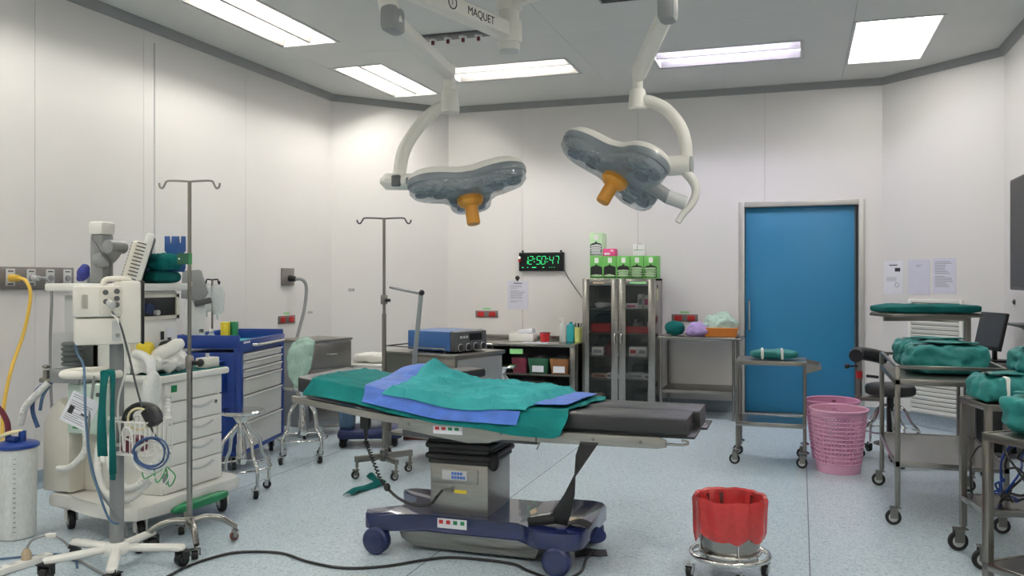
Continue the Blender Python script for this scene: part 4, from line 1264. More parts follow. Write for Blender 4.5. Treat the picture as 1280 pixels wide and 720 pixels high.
# the monitor: screen faces right, modules and handle towards the left
MR = Matrix.Translation((-3.24, 3.47, 1.29)) @ Matrix.Rotation(radians(48), 4, 'Z')
hs = pw('monitor_casing', MB().box((0.055, 0.06, 0.0), (0.10, 0.34, 0.31), 0.018).xform(MR), 'cream')
pw('bezel', MB().box((0.109, 0.06, 0.0), (0.014, 0.345, 0.315), 0.006).xform(MR), 'black', hs)
pw('screen', MB().box((0.1165, 0.06, 0.0), (0.002, 0.30, 0.25)).xform(MR), 'screen', hs)
mod = pw('module_rack', MB().box((-0.09, -0.02, 0.055), (0.21, 0.17, 0.15), 0.012).xform(MR), 'cream')
pw('module_face', MB().box((-0.035, -0.108, 0.06), (0.10, 0.008, 0.135), 0.003).xform(MR), 'white_warm', mod)
for (x, z) in ((-0.06, 0.10), (-0.058, 0.055), (-0.01, 0.105), (-0.01, 0.07), (-0.01, 0.04)):
    pw('port', MB().cyl((x, -0.110, z), (x, -0.118, z), 0.013).xform(MR), 'dark_grey', mod)
pw('recorder', MB().box((-0.15, -0.075, 0.055), (0.08, 0.06, 0.12), 0.025).xform(MR), 'white_warm', mod)
lowb = pw('mount_box', MB().box((-0.06, 0.0, -0.09), (0.26, 0.19, 0.13), 0.010).xform(MR), 'cream')
pw('recess', MB().box((0.02, -0.0955, -0.09), (0.10, 0.004, 0.10)).xform(MR), 'light_grey', lowb)
for x in (-0.005, 0.04):
    pw('bolt', MB().cyl((x, -0.097, -0.11), (x, -0.104, -0.11), 0.010).xform(MR), 'mid_grey', lowb)
pw('carry_handle', MB().tube([(-0.06, 0.02, 0.125), (-0.055, 0.02, 0.155), (-0.03, 0.02, 0.165), (0.04, 0.02, 0.165), (0.06, 0.02, 0.155), (0.065, 0.02, 0.12)], 0.014, 10, 4).xform(MR), 'cream')
pw('plug', MB().cyl((-0.045, -0.115, 0.05), (-0.03, -0.15, 0.04), 0.016).xform(MR), 'light_grey')
# loop handle lower on the pole
obj('push_handle', MB().tube([(0.0, 0.0, 0.985), (-0.06, 0.03, 0.99), (-0.18, -0.02, 0.99), (-0.235, -0.075, 0.985), (-0.21, -0.125, 0.98), (-0.12, -0.115, 0.98), (0.0, -0.06, 0.98), (0.03, -0.02, 0.982)], 0.020, 12, 5, closed=True), 'cream', PM)
# wire basket
bk = MB()
x0, x1, y0, y1, z0, z1 = 0.055, 0.26, -0.10, 0.09, 0.60, 0.76
def wire(*pts):
    bk.tube(pts, 0.0035, 6)
for z in (z0, z1):
    bk.tube([(x0, y0, z), (x1, y0, z), (x1, y1, z), (x0, y1, z)], 0.0045 if z == z1 else 0.0035, 6, closed=True)
for k in range(8):
    x = x0 + (x1 - x0) * k / 7
    wire((x, y0, z1), (x, y0, z0), (x, y1, z0), (x, y1, z1))
for k in range(1, 6):
    y = y0 + (y1 - y0) * k / 6
    wire((x0, y, z1), (x0, y, z0), (x1, y, z0), (x1, y, z1))
obj('wire_basket', bk, 'white', PM)
for z in (0.75, 0.62):
    obj('basket_clamp', MB().lathe([(0.036, 0), (0.042, 0.003), (0.042, 0.016), (0.036, 0.019)], (0, 0, z), 18).span((0.03, -0.02, z), (0.06, 0.02, z + 0.018)), 'white', PM)
hk = MB().tube([(0.14, -0.104, 0.62), (0.14, -0.112, 0.70), (0.155, -0.118, 0.735), (0.18, -0.118, 0.735), (0.195, -0.112, 0.70), (0.195, -0.104, 0.60)], 0.005, 8, 4)
obj('cable_hook', hk, 'white', PM)
# leads of the monitor
def lead(nm, pts, r, m):
    return pw(nm, MB().tube(pts, r, 8, 6), m)
lead('dark_lead', [(-3.174, 3.368, 1.294), (-3.1, 3.34, 1.239), (-3.086, 3.377, 1.102), (-3.056, 3.408, 0.906), (-3.034, 3.436, 0.786), (-2.986, 3.452, 0.688), (-2.933, 3.491, 0.594)], 0.005, 'dark_grey')
lead('white_lead', [(-3.174, 3.368, 1.287), (-3.107, 3.338, 1.25), (-3.104, 3.371, 1.14), (-3.108, 3.39, 1.022), (-3.16, 3.394, 0.864), (-3.152, 3.397, 0.708), (-3.097, 3.415, 0.661)], 0.005, 'white')
lead('blue_lead', [(-3.382, 3.404, 1.211), (-3.38, 3.352, 1.175), (-3.376, 3.353, 1.096), (-3.323, 3.34, 1.04), (-3.284, 3.31, 0.947), (-3.265, 3.296, 0.795), (-3.262, 3.318, 0.599), (-3.241, 3.346, 0.439), (-3.227, 3.403, 0.277), (-3.22, 3.458, 0.236)], 0.006, 'cable_steel_blue')
lead('grey_lead', [(-3.294, 3.381, 0.978), (-3.278, 3.334, 0.789), (-3.285, 3.331, 0.633), (-3.264, 3.359, 0.454), (-3.22, 3.416, 0.326), (-3.23, 3.508, 0.222), (-3.256, 3.552, 0.146)], 0.007, 'mid_grey')

# hung on the monitor stand
def placard():
    t = thing('instruction_card', 'tilted white instruction card hanging from the monitor stand handle', 'card', (-3.322, 3.319, 0.812))
    R = Matrix((RV, FV, UP)).transposed().to_4x4() @ Matrix.Rotation(radians(26), 4, 'Y')
    o = obj('card', MB().box((0, 0, 0), (0.145, 0.003, 0.155)), 'paper', t)
    o.matrix_local = R
    pr = MB()
    lines(pr, -0.06, 0.06, -0.065, 0.07, 13, -0.0015, 4)
    p = obj('print', pr, 'print_grey', o)
    obj('heading', MB().span((-0.055, -0.0022, -0.03), (-0.03, -0.0014, 0.01)).span((0.01, -0.0022, -0.015), (0.05, -0.0014, -0.005)), 'print_black', o)
    obj('string', MB().tube([(0, 0, 0.10), (0.015, 0.0, 0.17), (0.03, 0.02, 0.21)], 0.0018, 6, 3), 'light_grey', t)
placard()
def strap_strip(label, pts, wd, m):
    t = thing('fabric_strap', label, 'strap', pts[0])
    C = catmull(pts, 8)
    def f(u, v):
        k = u * (len(C) - 1)
        i = min(int(k), len(C) - 2)
        p = C[i].lerp(C[i + 1], k - i)
        return p + RV * (v - 0.5) * wd - FV * (0.012 * sin(u * 9 + v * 2))
    objw('webbing', MB().sheet(f, 40, 3, 0.004), m, t)
    objw('end', MB().box(C[-1] + Vector((0, 0, -0.012)), (0.03, 0.01, 0.03), 0.004), 'white' if 'left' in label else m, t)
strap_strip('left one of two dark green straps over the monitor handle', [(-3.189, 3.384, 1.012), (-3.181, 3.334, 1.01), (-3.177, 3.315, 0.966), (-3.18, 3.313, 0.797), (-3.196, 3.329, 0.597)], 0.040, 'teal_dark')
strap_strip('right one of two dark green straps over the monitor handle, hanging lower', [(-3.197, 3.382, 1.016), (-3.155, 3.343, 1.01), (-3.137, 3.328, 0.95), (-3.14, 3.337, 0.757), (-3.156, 3.353, 0.509)], 0.026, 'teal_dark')
# in the wire basket
t = thing('pressure_cuff', 'black blood pressure cuff rolled in the wire basket', 'cuff', (-3.07, 3.456, 0.773))
cu = MB().tube([Vector((0.075 * cos(a), 0, 0.065 * sin(a) * 0.9)) for a in [pi * k / 10 for k in range(-1, 12)]], 0.02, 10)
cu.xform(Matrix.Rotation(YAW, 4, 'Z') @ Matrix.Diagonal((1, 2.2, 1, 1)))
obj('cuff', cu, 'black_rubber', t)
obj('lining', MB().torus((0, 0, 0.0), 0.052, 0.006, 'y', 28, 6).xform(Matrix.Translation(-FV * 0.045) @ Matrix.Rotation(YAW, 4, 'Z')), 'hose_cream', t)
obj('fastener', MB().box((0.075, -0.02, 0.01), (0.05, 0.07, 0.09), 0.01, rot=Matrix.Rotation(radians(-35), 3, 'Y')), 'black', t)
one('gauze_packs', MB().cloth((0, 0, 0), (0.10, 0.12, 0.10), 21, 0.01, 16, 3, 3), 'maroon', 'small red packets in the bottom of the wire basket', 'packet', Vector((-3.144, 3.484, 0.63)))
t = thing('coiled_lead', 'coil of blue and white leads hanging from the wire basket', 'cable', (-2.954, 3.389, 0.643))
rnd = random.Random(4)
def coil(R_, m, n_, dz):
    mb = MB()
    for q in range(n_):
        pts = []
        dx, dr = rnd.uniform(-0.008, 0.008), rnd.uniform(-0.008, 0.008)
        for k in range(24):
            a = 2 * pi * k / 24
            pts.append(RV * ((R_ + dr) * cos(a) + dx) + UP * ((R_ * 0.92 + dr) * sin(a) + dz) - FV * (0.008 * q + 0.006 * sin(a * 2 + q)))
        mb.tube(pts, 0.0045, 6, closed=True)
    obj('coil', mb, m, t)
coil(0.078, 'cable_blue', 4, -0.02)
coil(0.085, 'hose_white', 3, -0.045)
for k in range(5):
    x = -0.05 + 0.03 * k
    obj('loose_lead', MB().tube([RV * (x) - UP * 0.10, RV * (x + 0.02) - UP * (0.14 + 0.01 * k) - FV * 0.02, RV * (x + 0.05) - UP * 0.13 - FV * 0.02, RV * 0.07 - UP * 0.09], 0.0035, 6, 5), 'hose_white' if k % 2 else 'cable_green', t)
obj('lead_plug', MB().box(RV * 0.065 - UP * 0.15, (0.025, 0.02, 0.05), 0.004), 'mid_grey', t)

# ================================================================== drip stands
def hooks(mb, z, w_, ang):
    c_, s_ = cos(ang), sin(ang)
    for sg in (-1, 1):
        pts = [(0, 0, z), (sg * w_ * 0.35 * c_, sg * w_ * 0.35 * s_, z + 0.004), (sg * w_ * 0.72 * c_, sg * w_ * 0.72 * s_, z + 0.004), (sg * w_ * 0.80 * c_, sg * w_ * 0.80 * s_, z - 0.012), (sg * w_ * 0.88 * c_, sg * w_ * 0.88 * s_, z - 0.035), (sg * w_ * 0.97 * c_, sg * w_ * 0.97 * s_, z - 0.03), (sg * w_ * 1.0 * c_, sg * w_ * 1.0 * s_, z - 0.008)]
        mb.tube(pts, 0.006, 8, 4)
iv = thing('drip_stand', 'tall chrome drip stand with bow-legged base in front of the anaesthesia machine', 'drip stand', (-3.15, 3.90, 0), 0, 'drip stands')
obj('outer_pole', MB().cyl((0, 0, 0.13), (0, 0, 1.01), 0.0155, n=14), 'steel', iv)
obj('inner_pole', MB().cyl((0, 0, 1.0), (0, 0, 1.985), 0.0105, n=12), 'steel_dull', iv)
hb = MB(); hooks(hb, 1.985, 0.165, YAW)
obj('hook_bar', hb, 'steel_dull', iv)
obj('collar', MB().lathe([(0.02, 0.97), (0.022, 0.98), (0.022, 1.03), (0.016, 1.04)], n=16), 'steel_dull', iv)
obj('collar_knob', MB().cyl((0.02, 0, 1.0), (0.05, 0.01, 1.0), 0.012).ell((0.062, 0.012, 1.0), (0.018, 0.022, 0.022)), 'black', iv)
obj('hub', MB().lathe([(0.028, 0.105), (0.034, 0.115), (0.03, 0.15), (0.018, 0.165)], n=16), 'steel', iv)
for k, ang in enumerate((47, -43, 137, 227)):
    a = radians(ang)
    c_, s_ = cos(a), sin(a)
    pts = [(0.0, 0, 0.135), (0.08 * c_, 0.08 * s_, 0.150), (0.16 * c_, 0.16 * s_, 0.135), (0.215 * c_, 0.215 * s_, 0.10), (0.245 * c_, 0.245 * s_, 0.075)]
    lm = MB().tube(pts, 0.021, 10, 5, r1=0.015)
    obj('leg', lm, 'steel', iv)
    caster(iv, (0.245 * c_ - 0.012, 0.245 * s_, 0), 0.024, a, th=0.03, fork='steel', hub='dark_grey', wheel='brown' if k == 0 else 'black_rubber')
t = thing('green_tag', 'green square tag taped high on the tall drip stand', 'tag', (-3.15, 3.90, 1.565))
obj('tag', MB().span((-0.062, -0.0165, -0.03), (0.0, -0.0135, 0.03)).xform(Matrix.Rotation(YAW + 0.1, 4, 'Z')), 'bin_green', t)
obj('tape', MB().lathe([(0.0125, -0.03), (0.0135, -0.03), (0.0135, 0.03), (0.0125, 0.03)], n=14), 'cable_green', t)
obj('tag_hole', MB().cyl((-0.05, -0.017, 0), (-0.05, -0.0175, 0), 0.005, n=10).xform(Matrix.Rotation(YAW + 0.1, 4, 'Z')), 'white', t)

iv2 = thing('drip_stand', 'drip stand with straight H-shaped base behind the operating table', 'drip stand', (-2.93, 5.78, 0), 0, 'drip stands')
obj('outer_pole', MB().cyl((0, 0, 0.13), (0, 0, 1.2), 0.016, n=14), 'steel_dull', iv2)
obj('inner_pole', MB().cyl((0, 0, 1.2), (0, 0, 1.905), 0.011, n=12), 'steel_dull', iv2)
hb = MB(); hooks(hb, 1.905, 0.20, YAW)
obj('hook_bar', hb, 'dark_grey', iv2)
obj('collar', MB().lathe([(0.022, 1.27), (0.026, 1.28), (0.026, 1.33), (0.02, 1.34)], n=16), 'steel_dull', iv2)
obj('collar_knob', MB().cyl((0.02, -0.01, 1.30), (0.055, -0.02, 1.30), 0.012), 'black', iv2)
Rb = Matrix.Rotation(radians(52), 4, 'Z')
obj('cross_beam', MB().box((0, 0, 0.145), (0.46, 0.03, 0.045), 0.003).xform(Rb), 'steel_dull', iv2)
obj('foot_beam', MB().box((0, -0.10, 0.135), (0.03, 0.24, 0.035), 0.003).xform(Rb), 'steel_dull', iv2)
obj('hub', MB().lathe([(0.03, 0.11), (0.034, 0.13), (0.03, 0.19), (0.018, 0.20)], n=14), 'dark_grey', iv2)
for p in ((-0.215, 0, 0), (0.215, 0, 0), (0, -0.205, 0)):
    q = Rb @ Vector(p)
    obj('drop_post', MB().cyl((q.x, q.y, 0.085), (q.x, q.y, 0.15), 0.012, n=10), 'steel_dull', iv2)
    caster(iv2, (q.x - 0.015, q.y, 0), 0.03, 0.9, th=0.024)

# ================================================================== suction canister, hoses and power strip at the left edge
t = thing('suction_canister', 'tall milky suction canister with a blue lid at the left edge', 'canister', (-4.20, 3.745, 0))
obj('jar', MB().lathe([(0.05, 0.002), (0.093, 0.004), (0.098, 0.02), (0.104, 0.50), (0.10, 0.505), (0.05, 0.506)], n=36), 'milky_plastic', t)
lid = obj('lid', MB().lathe([(0.108, 0.505), (0.116, 0.51), (0.116, 0.525), (0.10, 0.535), (0.06, 0.545), (0.02, 0.546)], n=36), 'cart_blue', t)
obj('port', MB().cyl((-0.03, -0.03, 0.54), (-0.03, -0.03, 0.585), 0.016).cyl((0.04, 0.0, 0.54), (0.04, 0.0, 0.60), 0.02).box((0.02, -0.04, 0.56), (0.05, 0.03, 0.03), 0.006), 'cart_blue', lid)
sc = MB()
for k in range(16):
    sc.span((0.094, -0.03, 0.05 + k * 0.027), (0.106, -0.018, 0.053 + k * 0.027))
obj('scale_marks', sc.xform(Matrix.Rotation(radians(-35), 4, 'Z')), 'print_grey', t)
C0 = Vector((-4.20, 3.745, 0))
hose('suction_hose', 'red suction hose arching into the canister lid', 'hose', [C0 + Vector(p) for p in ((-0.03, -0.03, 0.58), (-0.03, -0.04, 0.66), (-0.07, -0.07, 0.74), (-0.15, -0.12, 0.755), (-0.26, -0.2, 0.70), (-0.36, -0.26, 0.55))], 0.016, 'maroon', 8)
hose('drain_tube', 'cream tube draped from the canister lid to the floor', 'hose', [C0 + Vector(p) for p in ((0.04, 0.0, 0.60), (-0.02, -0.06, 0.585), (-0.09, -0.10, 0.52), (-0.14, -0.12, 0.40), (-0.15, -0.10, 0.22), (-0.12, -0.14, 0.07), (-0.08, -0.16, 0.03), (-0.12, -0.20, 0.02))], 0.011, 'hose_cream', 8)
hose('yellow_tube', 'yellow tubing bunched on the floor at the far left', 'hose', [C0 + Vector(p) for p in ((-0.17, -0.16, 0.45), (-0.165, -0.15, 0.30), (-0.13, -0.17, 0.14), (-0.11, -0.20, 0.05), (-0.13, -0.24, 0.02), (-0.3, -0.3, 0.015))], 0.010, 'hose_yellow', 8)
t = thing('power_strip', 'white power strip with a plug lying on the floor at the lower left', 'power strip', (-3.72, 3.34, 0), radians(82))
obj('body', MB().span((-0.17, -0.03, 0), (0.16, 0.03, 0.036), 0.008), 'white', t)
for k in range(4):
    obj('socket', MB().box((-0.12 + k * 0.075, 0, 0.0365), (0.035, 0.03, 0.003), 0.001), 'light_grey', t)
obj('plug', MB().lathe([(0.024, 0), (0.024, 0.03), (0.012, 0.055)], (0.03, 0, 0.037), 12), 'kraft', t)
obj('plug_cord', MB().tube([(0.03, 0, 0.09), (0.06, -0.01, 0.13), (0.12, -0.05, 0.14), (0.17, -0.10, 0.10), (0.19, -0.17, 0.02), (0.16, -0.30, 0.008), (0.1, -0.5, 0.008)], 0.006, 8, 5), 'mid_grey', t)
obj('white_connector', MB().box((0.125, -0.055, 0.14), (0.05, 0.022, 0.022), 0.005, rot=radians(-40)), 'white', t)
hose('floor_cable', 'blue cable on the floor behind the power strip', 'cable', [(-3.98, 3.36, 0.007), (-3.84, 3.47, 0.007), (-3.70, 3.56, 0.007), (-3.56, 3.52, 0.007), (-3.44, 3.42, 0.007)], 0.006, 'cable_steel_blue')
hose('floor_cable', 'long black cable snaking across the floor to the operating table', 'cable', [(-2.90, 3.30, 0.008), (-2.93, 3.58, 0.008), (-2.90, 3.76, 0.008), (-2.817, 3.887, 0.008), (-2.609, 3.942, 0.008), (-2.391, 3.865, 0.008), (-2.168, 3.837, 0.008), (-1.989, 3.922, 0.008), (-1.839, 4.076, 0.008), (-1.70, 4.165, 0.008), (-1.405, 4.17, 0.008), (-1.275, 4.085, 0.008), (-1.102, 4.01, 0.008), (-1.03, 4.15, 0.008), (-1.05, 4.359, 0.008), (-1.03, 4.45, 0.03)], 0.0075, 'black', 8, 8)

# ================================================================== blue drawer cart
CR = radians(102.7)          # local x runs along the drawer front, away from the viewer; local y points to the cart's back (left)
cart = thing('emergency_cart', 'royal blue emergency cart with light grey drawers and raised rim', 'cart', (-4.02, 5.54, 0), CR)
W_, D_ = 0.91, 0.50
obj('body', MB().span((0.0, 0.02, 0.12), (W_, D_, 0.90), 0.006), 'cart_blue', cart)
for x in (0.0, W_ - 0.055):
    obj('corner_post', MB().span((x, -0.01, 0.12), (x + 0.055, 0.05, 0.94), 0.008), 'cart_blue', cart)
zz = [0.14, 0.36, 0.565, 0.70, 0.765, 0.83, 0.89]
for a, b in zip(zz, zz[1:]):
    d = obj('drawer', MB().prism([(-0.004, a + 0.004), (-0.004, b - 0.022), (-0.016, b - 0.012), (-0.016, b - 0.006), (0.02, b - 0.006), (0.02, a + 0.004)], 0.06, W_ - 0.06, 'yz', 0.002), 'cart_grey', cart)
    obj('drawer_lip', MB().span((0.065, -0.020, b - 0.016), (W_ - 0.065, -0.012, b - 0.007), 0.002), 'white', d)
obj('top_fascia', MB().span((0.0, -0.012, 0.90), (W_, 0.02, 0.99), 0.004), 'cart_blue', cart)
obj('push_handle', MB().tube([(0.22, -0.012, 0.945), (0.24, -0.05, 0.945), (0.30, -0.055, 0.945), (0.72, -0.055, 0.945), (0.78, -0.05, 0.945), (0.80, -0.012, 0.945)], 0.011, 10, 3), 'chrome', cart)
rm = MB()
rm.span((0, D_ - 0.015, 0.93), (W_, D_, 1.03), 0.003); rm.span((0, 0.0, 0.93), (0.015, D_, 1.03), 0.003); rm.span((W_ - 0.015, 0, 0.93), (W_, D_, 1.03), 0.003)
obj('rim', rm, 'cart_blue', cart)
obj('top_tray', MB().span((0.015, -0.005, 0.925), (W_ - 0.015, D_ - 0.015, 0.945)), 'mint_panel', cart)
obj('top_mat', MB().span((0.05, 0.03, 0.945), (W_ - 0.05, D_ - 0.04, 0.950)), 'teal_light', cart)
obj('label_strip', MB().span((0.05, -0.0135, 0.965), (0.17, -0.0115, 0.98)), 'paper', cart)
obj('side_shelf', MB().span((-0.13, 0.12, 0.82), (0.0, D_ - 0.04, 0.84), 0.004).span((-0.13, 0.12, 0.84), (-0.12, D_ - 0.04, 0.90)), 'cart_blue', cart)
obj('side_bin', MB().span((-0.09, 0.10, 0.60), (0.0, D_ - 0.12, 0.76), 0.006), 'cart_blue', cart)
obj('bin_papers', MB().span((-0.07, 0.16, 0.70), (-0.02, 0.34, 0.79)), 'paper', cart)
obj('bumper', MB().span((-0.01, -0.015, 0.115), (W_ + 0.01, D_, 0.15), 0.01), 'cart_blue', cart)
for (x, y) in ((0.08, 0.07), (W_ - 0.08, 0.07), (0.08, D_ - 0.07), (W_ - 0.08, D_ - 0.07)):
    caster(cart, (x - 0.02, y, 0), 0.045, 0.5, th=0.028, hub='mid_grey')
def on_cart(x, y, z=0.951):
    v = Matrix.Rotation(CR, 3, 'Z') @ Vector((x, y, 0))
    return (-4.02 + v.x, 5.54 + v.y, z)
t = thing('carton', 'upright yellow carton on top of the blue cart', 'box', on_cart(0.20, 0.20), CR)
obj('box', MB().box((0, 0, 0.085), (0.05, 0.06, 0.17), 0.003), 'yellow', t)
obj('flap', MB().box((0, 0, 0.1705), (0.044, 0.054, 0.002)), 'lime', t)
t = thing('carton', 'upright green carton behind the yellow one on the blue cart', 'box', on_cart(0.26, 0.16), CR)
obj('box', MB().box((0, 0, 0.085), (0.05, 0.06, 0.17), 0.003), 'sticker_green', t)
obj('flap', MB().box((0, 0, 0.1705), (0.044, 0.054, 0.002)), 'label_green', t)
for k, (x, y) in enumerate(((0.06, 0.33), (0.10, 0.27), (0.13, 0.36))):
    t = thing('vial_bottle', ['nearest clear vial on the blue cart corner', 'middle clear vial on the blue cart corner', 'clear vial furthest back on the blue cart corner'][k], 'bottle', on_cart(x, y), 0, 'clear vials on the blue cart')
    obj('body', MB().lathe([(0.03, 0), (0.034, 0.005), (0.034, 0.07), (0.016, 0.09), (0.016, 0.105)], n=18), 'clear_plastic', t)
    obj('cap', MB().lathe([(0.018, 0.102), (0.018, 0.122), (0.01, 0.124)], n=14), 'dark_grey' if k == 0 else 'white', t)
# drip pole of the cart with fluid bag
t = thing('cart_drip_pole', 'short drip pole standing at the back of the blue cart', 'drip pole', on_cart(0.40, 0.40, 0.95))
obj('pole', MB().cyl((0, 0, 0), (0, 0, 0.50), 0.008), 'steel_dull', t)
obj('pole_knob', MB().ell((0, -0.01, 0.05), (0.022, 0.022, 0.02)), 'black', t)
hb = MB(); hooks(hb, 0.50, 0.06, YAW)
obj('hook_bar', hb, 'black', t)
bp_ = Vector(on_cart(0.40, 0.40, 0.95))
def fluid_bag(label, dx, sz, seed):
    t = thing('fluid_bag', label, 'fluid bag', bp_ + RV * dx + Vector((0, 0, 0.46)), YAW, 'fluid bags on the cart drip pole')
    obj('bag', MB().cloth((0, 0, -sz / 2), (0.11, 0.05, sz), seed, 0.008, 14, 3, 3), 'bag_plastic', t)
    obj('neck', MB().cyl((0, 0, -sz), (0, 0, -sz - 0.04), 0.010, 0.006), 'clear_plastic', t)
    obj('loop', MB().torus((0, 0, 0.0), 0.012, 0.003, 'y', 14, 6), 'white', t)
fluid_bag('clear fluid bag hanging left on the cart drip pole', -0.045, 0.22, 31)
fluid_bag('clear fluid bag hanging right on the cart drip pole, with darker print', 0.04, 0.24, 32)
# grey monitor head behind the tall drip stand
g0 = Vector(on_cart(0.14, 0.42, 0.95))
t = thing('defibrillator', 'grey angular device with clamp on a pale stand behind the drip stand', 'medical device', g0)
obj('stand', MB().box((0, 0, 0.17), (0.15, 0.05, 0.34), 0.015).xform(Matrix.Rotation(YAW + 0.6, 4, 'Z')), 'milky_plastic', t)
obj('body', MB().prism([(-0.10, 0.36), (0.06, 0.33), (0.10, 0.40), (0.05, 0.57), (0.03, 0.58), (-0.09, 0.57)], -0.05, 0.05, 'xz', 0.012).xform(Matrix.Rotation(YAW + 0.35, 4, 'Z')), 'mid_grey', t)
obj('clamp', MB().box((0.06, -0.02, 0.33), (0.13, 0.09, 0.045), 0.01, rot=Matrix.Rotation(radians(-14), 3, 'Y')).xform(Matrix.Rotation(YAW + 0.35, 4, 'Z')), 'dark_grey', t)
obj('badge', MB().box((-0.03, -0.052, 0.47), (0.02, 0.004, 0.035), 0.002).xform(Matrix.Rotation(YAW + 0.35, 4, 'Z')), 'white', t)

# ================================================================== stools
stool('chrome revolving stool beside the anaesthesia machine drawers', (-3.60, 4.98, 0), radians(20))
stool('chrome revolving stool with a plastic bag on it, left of the table head', (-3.80, 6.06, 0), radians(30), 0.60)
stool('chrome revolving stool in the background before the shelf of bins', (-2.93, 8.45, 0), radians(10), 0.57)
bag = MB().cloth((0, 0, 0.19), (0.17, 0.15, 0.40), 41, 0.022, 12, 2.4, 4)
for v in bag.bm.verts:
    k = max(0, v.co.z - 0.1) / 0.3
    v.co.x *= 1 + 0.35 * k
    v.co.x += 0.05 * k
one('plastic_bag', bag, 'mint_plastic', 'crumpled pale green plastic bag standing on the stool by the blue cart', 'plastic bag', (-3.83, 6.05, 0.604), YAW)

# ================================================================== things behind the table on the left
t = thing('drawer_cabinet', 'dull steel two-drawer cabinet against the left wall behind the cart', 'cabinet', (-4.35, 7.15, 0), radians(75))
obj('body', MB().span((-0.28, -0.20, 0.10), (0.28, 0.24, 0.88), 0.006), 'mid_grey', t)
for z in (0.16, 0.40, 0.64):
    d = obj('drawer', MB().span((-0.265, -0.215, z), (0.265, -0.20, z + 0.225), 0.004), 'steel_dull', t)
    obj('pull', MB().tube([(-0.06, -0.215, z + 0.12), (-0.05, -0.235, z + 0.12), (0.05, -0.235, z + 0.12), (0.06, -0.215, z + 0.12)], 0.006, 8, 2), 'chrome', d)
obj('worktop', MB().span((-0.29, -0.21, 0.88), (0.29, 0.25, 0.90), 0.004), 'steel_dull', t)
for sx in (-1, 1):
    for sy in (-0.15, 0.19):
        caster(t, (sx * 0.24 - 0.02, sy, 0), 0.034, 0.4)
t = thing('basin_stand', 'small round steel basin holder beyond the drawer cabinet', 'basin', (-4.45, 7.66, 0))
obj('basin', MB().lathe([(0.02, 0.70), (0.09, 0.705), (0.12, 0.76), (0.125, 0.76), (0.095, 0.69), (0.02, 0.685)], n=24), 'steel', t)
obj('stem', MB().cyl((0, 0, 0.03), (0, 0, 0.69), 0.014), 'steel_dull', t)
obj('foot', MB().lathe([(0.16, 0), (0.16, 0.01), (0.03, 0.035), (0.014, 0.05)], n=24), 'steel_dull', t)
t = thing('low_bench', 'low white bench behind the head of the operating table', 'bench', (-3.72, 7.75, 0), 0.15)
obj('top', MB().span((-0.50, -0.22, 0.60), (0.32, 0.22, 0.63), 0.006), 'white', t)
for x in (-0.46, 0.28):
    for y in (-0.19, 0.19):
        obj('leg', MB().span((x - 0.015, y - 0.015, 0), (x + 0.015, y + 0.015, 0.60)), 'steel_dull', t)
one('rolled_blanket', MB().cloth((0, 0, 0.05), (0.58, 0.22, 0.11), 51, 0.016, 9, 2.6, 4), 'white', 'white rolled blanket lying on the low bench', 'blanket', (-3.93, 7.70, 0.632), 0.15)

# floor suction unit and brown box seen beneath the table
t = thing('suction_unit', 'navy wheeled suction unit seen under the head of the table', 'suction unit', (-3.60, 6.85, 0), radians(25))
obj('chassis', MB().span((-0.28, -0.20, 0.075), (0.28, 0.20, 0.155), 0.03), 'navy_matt', t)
obj('column', MB().span((-0.27, -0.12, 0.15), (-0.14, 0.14, 0.47), 0.03), 'cable_steel_blue', t)
obj('jar', MB().lathe([(0.09, 0.155), (0.10, 0.17), (0.11, 0.36), (0.115, 0.38), (0.05, 0.39)], (0.02, -0.02, 0), 24), 'clear_plastic', t)
obj('liner', MB().cloth((0.02, -0.02, 0.27), (0.19, 0.19, 0.20), 61, 0.02, 14, 3, 3), 'bag_plastic', t)
obj('handle', MB().tube([(-0.2, -0.1, 0.46), (-0.2, -0.1, 0.52), (-0.2, 0.1, 0.52), (-0.2, 0.1, 0.46)], 0.012, 8, 3), 'navy_matt', t)
for sx in (-1, 1):
    for sy in (-1, 1):
        caster(t, (sx * 0.22 - 0.015, sy * 0.15, 0), 0.032, 0.8, th=0.03, hub='black', fork='black')
t = thing('step_box', 'reddish brown box on the floor under the table', 'box', (-3.28, 7.30, 0), radians(15))
obj('box', MB().span((-0.18, -0.14, 0), (0.18, 0.14, 0.26), 0.006), 'brown', t)
obj('lid', MB().span((-0.185, -0.145, 0.255), (0.185, 0.145, 0.285), 0.005), 'maroon', t)
# green strip of cloth on the floor
def strip(u, v):
    A_ = [Vector((-2.88, 5.12, 0)), Vector((-2.86, 5.32, 0)), Vector((-2.82, 5.50, 0)), Vector((-2.99, 5.66, 0))]
    C = catmull(A_, 8)
    k = u * (len(C) - 1); i = min(int(k), len(C) - 2)
    p = C[i].lerp(C[i + 1], k - i)
    return p + Vector((0.055 * v - 0.02, 0.03 * v, 0.008 + 0.035 * sin(pi * v) * (0.4 + 0.6 * sin(u * 4) ** 2) + 0.012 * sin(u * 13)))
tag(obj('cloth_strip', MB().sheet(strip, 36, 8, 0.004), 'teal_dark'), 'twisted dark green cloth strip dropped on the floor', 'cloth')

